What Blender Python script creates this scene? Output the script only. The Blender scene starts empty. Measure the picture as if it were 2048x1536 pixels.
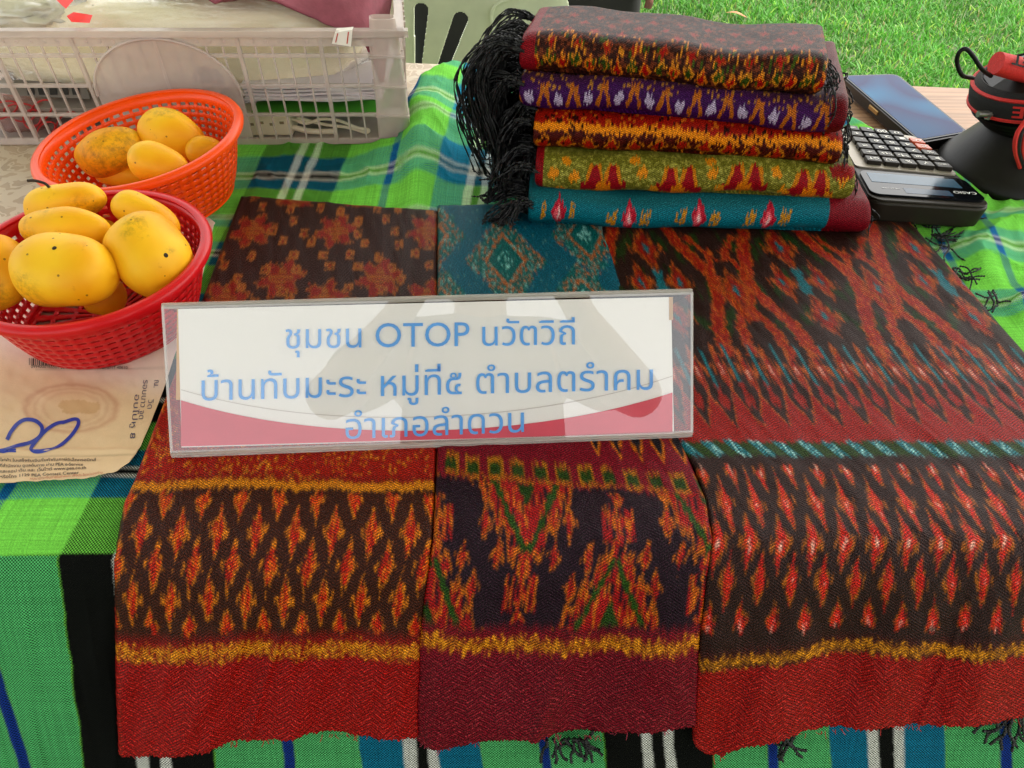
import bpy, math, random
import numpy as np
from mathutils import Vector, Matrix, geometry
random.seed(7); rng = np.random.default_rng(7)
sc = bpy.context.scene
COL = sc.collection
R = math.radians
# ---------------------------------------------------------------- camera, sky, sun, exposure
T = 0.72                                   # table top height
F = 1547.0                                 # focal length in photo pixels (photo 2048 x 1536)
PITCH = R(42.9)
CAM = np.array([0.0, -0.285, T + 0.42])
cam_d = bpy.data.cameras.new('camera'); cam = bpy.data.objects.new('camera', cam_d); COL.objects.link(cam)
cam.location = CAM; cam.rotation_euler = (R(90) - PITCH, 0, 0)
cam_d.sensor_width = 36; cam_d.lens = F / 2048 * 36; cam_d.clip_start = 0.01; cam_d.clip_end = 2000
sc.camera = cam
SUN_EL, SUN_AZ = R(58), R(55)              # azimuth clockwise from +y
w = bpy.data.worlds.new('World'); sc.world = w; w.use_nodes = True
nt = w.node_tree; bg = nt.nodes['Background']
sky = nt.nodes.new('ShaderNodeTexSky'); sky.sky_type = 'NISHITA'; sky.sun_disc = False
sky.sun_elevation = SUN_EL; sky.sun_rotation = SUN_AZ; sky.dust_density = 4.0; sky.air_density = 1.2
hs = nt.nodes.new('ShaderNodeHueSaturation'); hs.inputs['Saturation'].default_value = 0.22
nt.links.new(sky.outputs[0], hs.inputs['Color']); wb = nt.nodes.new('ShaderNodeMix'); wb.data_type = 'RGBA'; wb.blend_type = 'MULTIPLY'; wb.inputs['Factor'].default_value = 1; wb.inputs['B'].default_value = (1, .97, .92, 1)
nt.links.new(hs.outputs[0], wb.inputs['A']); nt.links.new(wb.outputs['Result'], bg.inputs[0]); bg.inputs[1].default_value = 0.15
sl = bpy.data.lights.new('sun', 'SUN'); so = bpy.data.objects.new('sun', sl); COL.objects.link(so)
sl.energy = 1.5; sl.angle = R(15); sl.color = (1.0, .95, .86)
so.rotation_euler = Vector((-math.sin(SUN_AZ) * math.cos(SUN_EL), -math.cos(SUN_AZ) * math.cos(SUN_EL), -math.sin(SUN_EL))).to_track_quat('-Z', 'Y').to_euler()
sc.view_settings.view_transform = 'Standard'; sc.view_settings.look = 'None'
sc.view_settings.exposure = 2.02; sc.view_settings.gamma = 1
sc.cycles.max_bounces = 8; sc.cycles.transparent_max_bounces = 16
# ---------------------------------------------------------------- projection helpers
RIGHT = np.array([1., 0, 0]); FWD = np.array([0, math.cos(PITCH), -math.sin(PITCH)]); UP = np.array([0, math.sin(PITCH), math.cos(PITCH)])
def ray(px, py): return FWD + RIGHT * ((px - 1024) / F) + UP * ((768 - py) / F)
def at(px, py, z):
    r = ray(px, py); return CAM + r * ((z - CAM[2]) / r[2])
def on_plane(px, py, p0, n):
    r = ray(px, py); return CAM + r * (np.dot(np.asarray(p0) - CAM, n) / np.dot(r, n))
def axial(p): return float(np.dot(np.asarray(p) - CAM, FWD))
# table profile in the y-z plane: flat top, rounded edge, cloth falling forward
LEAN = R(26); RC = 0.028; CY = 0.022
def profile(h):
    ys = np.concatenate([np.linspace(2.0, CY, 700)]); zs = np.full(ys.shape, T + h); ny = np.zeros_like(ys); nz = np.ones_like(ys)
    a = np.linspace(R(90), R(180) - LEAN, 60)
    ay = CY + (RC + h) * np.cos(a); az = T - RC + (RC + h) * np.sin(a)
    t = np.linspace(0.001, .7, 200)
    sy = ay[-1] - math.sin(LEAN) * t; sz = az[-1] - math.cos(LEAN) * t
    Y = np.concatenate([ys, ay, sy]); Z = np.concatenate([zs, az, sz])
    NY = np.concatenate([ny, np.cos(a), np.full(t.shape, -math.cos(LEAN))]); NZ = np.concatenate([nz, np.sin(a), np.full(t.shape, math.sin(LEAN))])
    S = np.concatenate([[0], np.cumsum(np.hypot(np.diff(Y), np.diff(Z)))])
    ax = (Y - CAM[1]) * FWD[1] + (Z - CAM[2]) * FWD[2]; up = (Y - CAM[1]) * UP[1] + (Z - CAM[2]) * UP[2]
    PY = 768 - F * up / ax
    k = np.concatenate([[True], np.diff(PY) > 1e-9]) & (ax > 0.02)
    k = k & (np.maximum.accumulate(PY) <= PY + 1e-9)
    return PY[k], Y[k], Z[k], NY[k], NZ[k], S[k]
_prof = {}
def drape(px, py, h0, extra=0.0):
    """points of the table-and-front surface, h0 above it, seen at photo pixels px, py; extra = further height along the normal"""
    if h0 not in _prof: _prof[h0] = profile(h0)
    PY, Y, Z, NY, NZ, S = _prof[h0]
    y = np.interp(py, PY, Y); z = np.interp(py, PY, Z); s = np.interp(py, PY, S)
    y = y + np.interp(py, PY, NY) * extra; z = z + np.interp(py, PY, NZ) * extra
    ax = (y - CAM[1]) * FWD[1] + (z - CAM[2]) * FWD[2]
    x = ax * (px - 1024) / F
    return np.stack([x, y, z], -1), s
# ---------------------------------------------------------------- numpy noise
def h2(ix, iy, seed=0):
    n = (ix.astype(np.int64) * 374761393 + iy.astype(np.int64) * 668265263 + seed * 1442695041) & 0x7fffffff
    n = ((n ^ (n >> 13)) * 1274126177) & 0x7fffffff
    return ((n ^ (n >> 16)) & 0xffff) / 65535.0
def vn(x, y, seed=0):
    x, y = np.broadcast_arrays(np.asarray(x, float), np.asarray(y, float))
    ix = np.floor(x); iy = np.floor(y); fx = x - ix; fy = y - iy
    fx = fx * fx * (3 - 2 * fx); fy = fy * fy * (3 - 2 * fy)
    a = h2(ix, iy, seed); b = h2(ix + 1, iy, seed); c = h2(ix, iy + 1, seed); d = h2(ix + 1, iy + 1, seed)
    return (a * (1 - fx) + b * fx) * (1 - fy) + (c * (1 - fx) + d * fx) * fy
def fbm(x, y, seed=0, o=3):
    v = 0; amp = .5; tot = 0
    for k in range(o): v = v + amp * vn(x * 2 ** k, y * 2 ** k, seed + k); tot += amp; amp *= .5
    return v / tot
def sm(a, b, x): t = np.clip((x - a) / (b - a), 0, 1); return t * t * (3 - 2 * t)
def lin(h):
    h = h.lstrip('#'); c = [int(h[i:i + 2], 16) / 255 for i in (0, 2, 4)]
    return np.array([v / 12.92 if v <= .04045 else ((v + .055) / 1.055) ** 2.4 for v in c])
# ---------------------------------------------------------------- scene helpers
def tag(o, label=None, cat=None, group=None, kind=None):
    if label: o['label'] = label
    if cat: o['category'] = cat
    if group: o['group'] = group
    if kind: o['kind'] = kind
    return o
def empty(name, loc, label, cat, group=None):
    o = bpy.data.objects.new(name, None); COL.objects.link(o); o.location = Vector(loc); o.empty_display_size = .02
    return tag(o, label, cat, group)
bpy.context.view_layer.update()
def link(name, me, mat, parent=None, smooth=True):
    me.name = name; o = bpy.data.objects.new(name, me); COL.objects.link(o)
    for m in (mat if isinstance(mat, (list, tuple)) else [mat]): me.materials.append(m)
    if smooth: me.polygons.foreach_set('use_smooth', [True] * len(me.polygons))
    if parent is not None:
        o.parent = parent; o.matrix_parent_inverse = world_mat(parent).inverted()
    return o
def world_mat(o):
    m = o.matrix_parent_inverse @ o.matrix_basis if o.parent else o.matrix_basis.copy()
    return world_mat(o.parent) @ m if o.parent else m
def raw_mesh(V, quads):
    V = np.asarray(V, np.float32).reshape(-1, 3); quads = np.asarray(quads, np.int32)
    me = bpy.data.meshes.new('mesh'); k = quads.shape[1]
    me.vertices.add(len(V)); me.vertices.foreach_set('co', V.ravel())
    me.loops.add(quads.size); me.loops.foreach_set('vertex_index', quads.ravel())
    me.polygons.add(len(quads)); me.polygons.foreach_set('loop_start', np.arange(0, quads.size, k, dtype=np.int32))
    me.update(calc_edges=True); return me
def grid_quads(nr, nc, close_c=False):
    i = np.arange(nr - 1)[:, None]; j = np.arange(nc if close_c else nc - 1)[None, :]
    jn = (j + 1) % nc
    return np.stack([i * nc + j, (i + 1) * nc + j, (i + 1) * nc + jn, i * nc + jn], -1).reshape(-1, 4)
def add_attr(me, name, a, kind='FLOAT_COLOR'):
    at_ = me.attributes.new(name, kind, 'POINT')
    a = np.asarray(a, np.float32)
    if kind == 'FLOAT_COLOR':
        c = np.ones((a.reshape(-1, 3).shape[0], 4), np.float32); c[:, :3] = a.reshape(-1, 3); at_.data.foreach_set('color', c.ravel())
    else: at_.data.foreach_set('vector', a.reshape(-1, 3).ravel())
def grid_obj(name, P, mat, parent=None, cols={}, uv=None, close_c=False):
    nr, nc = P.shape[:2]; me = raw_mesh(P, grid_quads(nr, nc, close_c))
    for k, a in cols.items(): add_attr(me, k, a)
    if uv is not None:
        u3 = np.zeros(uv.shape[:2] + (3,), np.float32); u3[..., :2] = uv; add_attr(me, 'thread', u3, 'FLOAT_VECTOR')
    return link(name, me, mat, parent)
class MB:
    def __init__(s): s.v = []; s.f = []; s.m = []
    def add(s, V, Fc, mi=0):
        n = len(s.v); s.v += [tuple(map(float, p)) for p in V]; s.f += [tuple(n + i for i in f) for f in Fc]; s.m += [mi] * len(Fc)
    def box(s, c, ex, ey, ez, mi=0):
        c, ex, ey, ez = map(np.asarray, (c, ex, ey, ez))
        V = [c + a * ex + b * ey + d * ez for d in (-1, 1) for b in (-1, 1) for a in (-1, 1)]
        s.add(V, [(0, 2, 3, 1), (4, 5, 7, 6), (0, 1, 5, 4), (2, 6, 7, 3), (0, 4, 6, 2), (1, 3, 7, 5)], mi)
    def bx(s, x0, x1, y0, y1, z0, z1, mi=0):
        s.box(((x0 + x1) / 2, (y0 + y1) / 2, (z0 + z1) / 2), ((x1 - x0) / 2, 0, 0), (0, (y1 - y0) / 2, 0), (0, 0, (z1 - z0) / 2), mi)
    def tube(s, pts, r, n=6, mi=0, cap=True, flat=1.0, twist=0.0):
        pts = [Vector(p) for p in pts]; rr = r if hasattr(r, '__len__') else [r] * len(pts); base = len(s.v); up = Vector((0, 0, 1))
        prev = None
        for i, p in enumerate(pts):
            d = (pts[min(i + 1, len(pts) - 1)] - pts[max(i - 1, 0)]).normalized()
            if prev is None: a = d.cross(up if abs(d.z) < .9 else Vector((1, 0, 0))).normalized()
            else:
                a = prev - d * prev.dot(d); a = a.normalized() if a.length > 1e-6 else d.orthogonal().normalized()
            prev = a; b = d.cross(a)
            for k in range(n):
                t = 2 * math.pi * k / n; q = math.cos(t); e = math.sin(t) * flat
                if twist: c_, s_ = math.cos(twist * i), math.sin(twist * i); q, e = q * c_ - e * s_, q * s_ + e * c_
                s.v.append(tuple(p + (a * q + b * e) * rr[i]))
        for i in range(len(pts) - 1):
            for k in range(n):
                k2 = (k + 1) % n; s.f.append((base + i * n + k, base + i * n + k2, base + (i + 1) * n + k2, base + (i + 1) * n + k)); s.m.append(mi)
        if cap:
            s.f.append(tuple(base + k for k in range(n - 1, -1, -1))); s.m.append(mi)
            l = base + (len(pts) - 1) * n; s.f.append(tuple(l + k for k in range(n))); s.m.append(mi)
    def lathe(s, prof, c, ax=(0, 0, 1), n=48, mi=0, cap=False):
        ax = Vector(ax).normalized(); a = ax.orthogonal().normalized(); b = ax.cross(a); base = len(s.v); c = Vector(c)
        for r_, h_ in prof:
            for k in range(n):
                t = 2 * math.pi * k / n; s.v.append(tuple(c + ax * h_ + (a * math.cos(t) + b * math.sin(t)) * r_))
        for i in range(len(prof) - 1):
            for k in range(n):
                k2 = (k + 1) % n; s.f.append((base + i * n + k, base + i * n + k2, base + (i + 1) * n + k2, base + (i + 1) * n + k)); s.m.append(mi)
        if cap:
            s.f.append(tuple(base + k for k in range(n - 1, -1, -1))); s.m.append(mi)
            l = base + (len(prof) - 1) * n; s.f.append(tuple(l + k for k in range(n))); s.m.append(mi)
    def build(s, name, mat, parent=None, smooth=False, bevel=0, seg=2, sharp=40):
        me = bpy.data.meshes.new(name); me.from_pydata(s.v, [], s.f); me.update()
        o = link(name, me, mat, parent, smooth=smooth)
        if s.m and max(s.m) > 0: me.polygons.foreach_set('material_index', s.m)
        if smooth: me.set_sharp_from_angle(angle=R(sharp))
        if bevel:
            b = o.modifiers.new('edge', 'BEVEL'); b.width = bevel; b.segments = seg; b.limit_method = 'ANGLE'; b.angle_limit = R(40)
        return o
def bez(p0, p1, p2, p3, n):
    t = np.linspace(0, 1, n)[:, None]; p0, p1, p2, p3 = map(np.asarray, (p0, p1, p2, p3))
    return (1 - t) ** 3 * p0 + 3 * (1 - t) ** 2 * t * p1 + 3 * (1 - t) * t * t * p2 + t ** 3 * p3
def spline(pts, n=8):
    pts = [np.asarray(p, float) for p in pts]; out = []
    q = [2 * pts[0] - pts[1]] + pts + [2 * pts[-1] - pts[-2]]
    for i in range(1, len(q) - 2):
        for k in range(n):
            t = k / n; a, b, c, d = q[i - 1:i + 3]
            out.append(.5 * (2 * b + (c - a) * t + (2 * a - 5 * b + 4 * c - d) * t * t + (3 * b - a - 3 * c + d) * t ** 3))
    out.append(pts[-1]); return out
# ---------------------------------------------------------------- materials
def mat(name, rgb, rough=.5, var=.12, vscale=60, bump=0.0, bscale=200, spec=.5, metal=0, trans=0.0, sheen=0.0, coat=0.0, ior=1.5, stretch=None, alpha=1.0, sss=0.0):
    m = bpy.data.materials.new(name); m.use_nodes = True; t = m.node_tree; N = t.nodes; p = N['Principled BSDF']
    rgb = lin(rgb) if isinstance(rgb, str) else np.asarray(rgb)
    tc = N.new('ShaderNodeTexCoord'); mp = N.new('ShaderNodeMapping'); t.links.new(tc.outputs['Object'], mp.inputs[0])
    if stretch: mp.inputs['Scale'].default_value = stretch
    nz = N.new('ShaderNodeTexNoise'); nz.inputs['Scale'].default_value = vscale; nz.inputs['Detail'].default_value = 4; t.links.new(mp.outputs[0], nz.inputs['Vector'])
    rp = N.new('ShaderNodeValToRGB'); t.links.new(nz.outputs['Fac'], rp.inputs[0])
    rp.color_ramp.elements[0].position = .3; rp.color_ramp.elements[1].position = .7
    rp.color_ramp.elements[0].color = tuple(rgb * (1 - var)) + (1,); rp.color_ramp.elements[1].color = tuple(np.minimum(rgb * (1 + var), 1)) + (1,)
    t.links.new(rp.outputs[0], p.inputs['Base Color'])
    p.inputs['Roughness'].default_value = rough; p.inputs['Specular IOR Level'].default_value = spec; p.inputs['Metallic'].default_value = metal
    p.inputs['Transmission Weight'].default_value = trans; p.inputs['IOR'].default_value = ior
    p.inputs['Sheen Weight'].default_value = sheen; p.inputs['Coat Weight'].default_value = coat; p.inputs['Alpha'].default_value = alpha
    if sss: p.inputs['Subsurface Weight'].default_value = sss; p.inputs['Subsurface Scale'].default_value = .004; p.inputs['Subsurface Radius'].default_value = (1, .5, .15)
    if bump:
        n2 = N.new('ShaderNodeTexNoise'); n2.inputs['Scale'].default_value = bscale; n2.inputs['Detail'].default_value = 3; t.links.new(mp.outputs[0], n2.inputs['Vector'])
        b = N.new('ShaderNodeBump'); b.inputs['Strength'].default_value = bump; b.inputs['Distance'].default_value = .002
        t.links.new(n2.outputs['Fac'], b.inputs['Height']); t.links.new(b.outputs[0], p.inputs['Normal'])
    return m
def math_node(t, op, a, b=None):
    n = t.nodes.new('ShaderNodeMath'); n.operation = op
    for i, v in enumerate((a, b)):
        if v is None: continue
        if isinstance(v, (int, float)): n.inputs[i].default_value = v
        else: t.links.new(v, n.inputs[i])
    return n.outputs[0]
def silk_mat(name, rough=.42, pitch=1.1, sparkle=.6, zig=True, contrast=.45, spec=.14, glints=1.0):
    """woven silk: pattern colour attribute x yarn-level variation, bump from the twill and slub noise ('thread' is in millimetres)"""
    m = bpy.data.materials.new(name); m.use_nodes = True; t = m.node_tree; N = t.nodes; L = t.links; p = N['Principled BSDF']
    a = N.new('ShaderNodeAttribute'); a.attribute_name = 'dye'
    th = N.new('ShaderNodeAttribute'); th.attribute_name = 'thread'
    sp = N.new('ShaderNodeSeparateXYZ'); L.new(th.outputs['Vector'], sp.inputs[0]); u, v = sp.outputs[0], sp.outputs[1]
    tri = math_node(t, 'PINGPONG', u, 9.0) if zig else math_node(t, 'MULTIPLY', u, .6)
    ph = math_node(t, 'ADD', math_node(t, 'MULTIPLY', v, 2 * math.pi / pitch), math_node(t, 'MULTIPLY', tri, 2 * math.pi / (pitch * 1.5)))
    tw = math_node(t, 'MULTIPLY_ADD', math_node(t, 'SINE', ph), .5); tw.node.inputs[2].default_value = .5
    mp = N.new('ShaderNodeMapping'); mp.inputs['Scale'].default_value = (.9, .5, 1); L.new(th.outputs['Vector'], mp.inputs[0])
    nz = N.new('ShaderNodeTexNoise'); nz.inputs['Scale'].default_value = 1.25; nz.inputs['Detail'].default_value = 2; L.new(mp.outputs[0], nz.inputs['Vector'])
    ns = N.new('ShaderNodeMapRange'); ns.inputs[1].default_value = .32; ns.inputs[2].default_value = .68; L.new(nz.outputs['Fac'], ns.inputs[0])
    hgt = math_node(t, 'ADD', math_node(t, 'MULTIPLY', tw, .40), math_node(t, 'MULTIPLY', ns.outputs[0], .60))
    k = math_node(t, 'MULTIPLY_ADD', hgt, 2 * contrast); k.node.inputs[2].default_value = 1 - contrast
    mx = N.new('ShaderNodeVectorMath'); mx.operation = 'SCALE'; L.new(a.outputs['Color'], mx.inputs[0]); L.new(k, mx.inputs['Scale'])
    # threads catching light, painted as sparse specks lighter than the dye
    n4 = N.new('ShaderNodeTexNoise'); n4.inputs['Scale'].default_value = 1.1; n4.inputs['Detail'].default_value = 1; L.new(th.outputs['Vector'], n4.inputs['Vector'])
    fl = N.new('ShaderNodeMapRange'); fl.inputs[1].default_value = .52; fl.inputs[2].default_value = .64; L.new(n4.outputs['Fac'], fl.inputs[0])
    fm = math_node(t, 'MULTIPLY', fl.outputs[0], math_node(t, 'MULTIPLY', tw, glints))
    lt = N.new('ShaderNodeMix'); lt.data_type = 'RGBA'; lt.blend_type = 'ADD'; L.new(fm, lt.inputs['Factor']); L.new(mx.outputs[0], lt.inputs['A'])
    ad = N.new('ShaderNodeVectorMath'); ad.operation = 'MULTIPLY_ADD'; L.new(a.outputs['Color'], ad.inputs[0]); ad.inputs[1].default_value = (1.7, 1.7, 1.7); ad.inputs[2].default_value = (.007, .004, .004); L.new(ad.outputs[0], lt.inputs['B'])
    L.new(lt.outputs['Result'], p.inputs['Base Color'])
    b = N.new('ShaderNodeBump'); b.inputs['Strength'].default_value = sparkle; b.inputs['Distance'].default_value = .0006
    L.new(hgt, b.inputs['Height']); L.new(b.outputs[0], p.inputs['Normal'])
    p.inputs['Roughness'].default_value = rough; p.inputs['Specular IOR Level'].default_value = spec
    return m
def plaid_mat():
    m = bpy.data.materials.new('cotton_plaid'); m.use_nodes = True; t = m.node_tree; N = t.nodes; L = t.links; p = N['Principled BSDF']
    wa = N.new('ShaderNodeAttribute'); wa.attribute_name = 'warp'; we = N.new('ShaderNodeAttribute'); we.attribute_name = 'weft'
    th = N.new('ShaderNodeAttribute'); th.attribute_name = 'thread'
    sp = N.new('ShaderNodeSeparateXYZ'); L.new(th.outputs['Vector'], sp.inputs[0]); u, v = sp.outputs[0], sp.outputs[1]
    K = 2 * math.pi / 2.1
    pr = math_node(t, 'MULTIPLY', math_node(t, 'SINE', math_node(t, 'MULTIPLY', u, K)), math_node(t, 'SINE', math_node(t, 'MULTIPLY', v, K)))
    fac = math_node(t, 'MULTIPLY_ADD', pr, .8); fac.node.inputs[2].default_value = .46; fac.node.use_clamp = True
    nz = N.new('ShaderNodeTexNoise'); nz.inputs['Scale'].default_value = .9; nz.inputs['Detail'].default_value = 4; L.new(th.outputs['Vector'], nz.inputs['Vector'])
    mix = N.new('ShaderNodeMix'); mix.data_type = 'RGBA'; L.new(fac, mix.inputs['Factor']); L.new(wa.outputs['Color'], mix.inputs['A']); L.new(we.outputs['Color'], mix.inputs['B'])
    k = math_node(t, 'MULTIPLY_ADD', nz.outputs['Fac'], 1.0); k.node.inputs[2].default_value = .5
    for q_ in ((.75, .012, 1), (.012, .75, 1)):
        mq = N.new('ShaderNodeMapping'); mq.inputs['Scale'].default_value = q_; L.new(th.outputs['Vector'], mq.inputs[0])
        nq = N.new('ShaderNodeTexNoise'); nq.inputs['Scale'].default_value = 1.0; nq.inputs['Detail'].default_value = 3; nq.inputs['Roughness'].default_value = .7; L.new(mq.outputs[0], nq.inputs['Vector'])
        kq = math_node(t, 'MULTIPLY_ADD', nq.outputs['Fac'], .9); kq.node.inputs[2].default_value = .55; k = math_node(t, 'MULTIPLY', k, kq)
    mx = N.new('ShaderNodeVectorMath'); mx.operation = 'SCALE'; L.new(mix.outputs['Result'], mx.inputs[0]); L.new(k, mx.inputs['Scale'])
    L.new(mx.outputs[0], p.inputs['Base Color'])
    b = N.new('ShaderNodeBump'); b.inputs['Strength'].default_value = .35; b.inputs['Distance'].default_value = .0005
    L.new(math_node(t, 'ADD', pr, nz.outputs['Fac']), b.inputs['Height']); L.new(b.outputs[0], p.inputs['Normal'])
    p.inputs['Roughness'].default_value = .85; p.inputs['Specular IOR Level'].default_value = .08
    return m
def attr_mat(name, attr, rough=.6, spec=.3, sheen=0):
    m = bpy.data.materials.new(name); m.use_nodes = True; t = m.node_tree; p = t.nodes['Principled BSDF']
    a = t.nodes.new('ShaderNodeAttribute'); a.attribute_name = attr
    nz = t.nodes.new('ShaderNodeTexNoise'); nz.inputs['Scale'].default_value = 300
    k = math_node(t, 'MULTIPLY_ADD', nz.outputs['Fac'], .3); k.node.inputs[2].default_value = .85
    mx = t.nodes.new('ShaderNodeVectorMath'); mx.operation = 'SCALE'; t.links.new(a.outputs['Color'], mx.inputs[0]); t.links.new(k, mx.inputs['Scale'])
    t.links.new(mx.outputs[0], p.inputs['Base Color']); p.inputs['Roughness'].default_value = rough; p.inputs['Specular IOR Level'].default_value = spec
    p.inputs['Sheen Weight'].default_value = sheen
    return m
def frosted(name, rgb, clear=.35, rough=.3, bump=0):
    m = mat(name, rgb, rough=rough, var=.05, bump=bump, bscale=40); t = m.node_tree; p = t.nodes['Principled BSDF']
    tr = t.nodes.new('ShaderNodeBsdfTransparent'); mx = t.nodes.new('ShaderNodeMixShader'); mx.inputs[0].default_value = clear
    out = t.nodes['Material Output']; t.links.new(p.outputs[0], mx.inputs[1]); t.links.new(tr.outputs[0], mx.inputs[2]); t.links.new(mx.outputs[0], out.inputs[0])
    return m
def glossy_clear(name, ior=1.5, rough=.0, tint=(1, 1, 1), boost=1.0, bump=0, bscale=30):
    m = bpy.data.materials.new(name); m.use_nodes = True; t = m.node_tree; N = t.nodes
    for n in list(N):
        if n.type == 'BSDF_PRINCIPLED': N.remove(n)
    fr = N.new('ShaderNodeFresnel'); fr.inputs[0].default_value = ior
    tr = N.new('ShaderNodeBsdfTransparent'); tr.inputs[0].default_value = tint + (1,)
    gl = N.new('ShaderNodeBsdfGlossy'); gl.inputs['Roughness'].default_value = rough
    mx = N.new('ShaderNodeMixShader'); out = N['Material Output']
    ge = N.new('ShaderNodeNewGeometry'); f = math_node(t, 'MULTIPLY', math_node(t, 'MULTIPLY', fr.outputs[0], boost), math_node(t, 'SUBTRACT', 1.0, ge.outputs['Backfacing'])); f.node.use_clamp = True; t.links.new(f, mx.inputs[0])
    if bump:
        n2 = N.new('ShaderNodeTexNoise'); n2.inputs['Scale'].default_value = bscale; n2.inputs['Detail'].default_value = 3
        b = N.new('ShaderNodeBump'); b.inputs['Strength'].default_value = bump; b.inputs['Distance'].default_value = .01
        t.links.new(n2.outputs['Fac'], b.inputs['Height']); t.links.new(b.outputs[0], gl.inputs['Normal'])
    t.links.new(tr.outputs[0], mx.inputs[1]); t.links.new(gl.outputs[0], mx.inputs[2]); t.links.new(mx.outputs[0], out.inputs[0])
    return m
# ---------------------------------------------------------------- lettering
def text_polys(body, stroke=0.0):
    """outlines of a line of text as triangles, each outer contour filled by itself (overlapping contours stay solid)"""
    c = bpy.data.curves.new('lettering', 'FONT'); c.body = body; c.resolution_u = 3
    o = bpy.data.objects.new('lettering', c); COL.objects.link(o); bpy.context.view_layer.update()
    dg = bpy.context.evaluated_depsgraph_get(); cu = o.evaluated_get(dg).to_curve(dg)
    loops = []
    for s in cu.splines:
        pts = []
        bp = s.bezier_points; n = len(bp)
        if n < 2: continue
        for i in range(n):
            a, b = bp[i], bp[(i + 1) % n]
            seg = geometry.interpolate_bezier(a.co, a.handle_right, b.handle_left, b.co, 5)
            pts += [np.array((p.x, p.y)) for p in seg[:-1]]
        q = [pts[0]]
        for p in pts[1:]:
            if np.hypot(*(p - q[-1])) > 1e-4: q.append(p)
        if np.hypot(*(q[0] - q[-1])) < 1e-4: q.pop()
        if len(q) > 2: loops.append(np.array(q))
    o.evaluated_get(dg).to_curve_clear(); bpy.data.objects.remove(o); bpy.data.curves.remove(c)
    area = [0.5 * float(np.sum(l[:, 0] * np.roll(l[:, 1], -1) - np.roll(l[:, 0], -1) * l[:, 1])) for l in loops]
    def inside(p, l):
        x, y = p; r = False; j = len(l) - 1
        for i in range(len(l)):
            if (l[i][1] > y) != (l[j][1] > y) and x < (l[j][0] - l[i][0]) * (y - l[i][1]) / (l[j][1] - l[i][1]) + l[i][0]: r = not r
            j = i
        return r
    box = [(l[:, 0].min(), l[:, 0].max(), l[:, 1].min(), l[:, 1].max()) for l in loops]
    def holder(i):
        b = box[i]; c = [j for j in range(len(loops)) if j != i and box[j][0] <= b[0] and box[j][1] >= b[1] and box[j][2] <= b[2] and box[j][3] >= b[3] and abs(area[j]) > abs(area[i]) and inside(loops[i][0], loops[j])]
        return max(c, key=lambda j: abs(area[j])) if c else None
    hold = [holder(i) for i in range(len(loops))]
    holes = [i for i in range(len(loops)) if hold[i] is not None and area[i] * area[hold[i]] < 0]; outers = [i for i in range(len(loops)) if i not in holes]
    V, Tn = [], []
    def grow(l, sg=1):
        if not stroke: return l
        d = np.roll(l, -1, 0) - np.roll(l, 1, 0); n = np.stack([d[:, 1], -d[:, 0]], 1) * sg; n /= np.maximum(np.linalg.norm(n, axis=1, keepdims=True), 1e-9)
        return l + n * stroke
    for oi in outers:
        sg = math.copysign(1, area[oi]); polys = [grow(loops[oi], sg)]
        for hi in holes:
            if inside(loops[hi][0], loops[oi]) and abs(area[hi]) < abs(area[oi]): polys.append(grow(loops[hi], sg))
        flat = [Vector((p[0], p[1], 0)) for l in polys for p in l]
        tri = geometry.tessellate_polygon([[Vector((p[0], p[1], 0)) for p in l] for l in polys])
        n = len(V); k = len(outers)
        V += [(p.x, p.y) for p in flat]; Tn += [tuple(n + i for i in t3) for t3 in tri]
    return np.array(V), Tn
def text_mesh(name, body, m, parent, place, x0, x1, y_base, size=None, stroke=0.0):
    """place(px, py) -> world point; the line spans photo x0..x1 with its baseline at y_base(t)"""
    V, Tn = text_polys(body, stroke)
    a, b = V[:, 0].min(), V[:, 0].max(); k = (x1 - x0) / (b - a); ky = size if size else k
    P = [place(x0 + (p[0] - a) * k, y_base((p[0] - a) / (b - a)) - p[1] * ky) for p in V]
    mb = MB(); mb.add(P, Tn); o = mb.build(name, m, parent); return o
def text_local(mb, body, org, ex, ey, width, mi=0, stroke=0.0, height=None):
    V, Tn = text_polys(body, stroke); a, b = V[:, 0].min(), V[:, 0].max(); k = width / (b - a); ky = height or k
    org, ex, ey = map(np.asarray, (org, ex, ey))
    mb.add([org + ex * (p[0] - a) * k + ey * p[1] * ky for p in V], Tn, mi)
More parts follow.
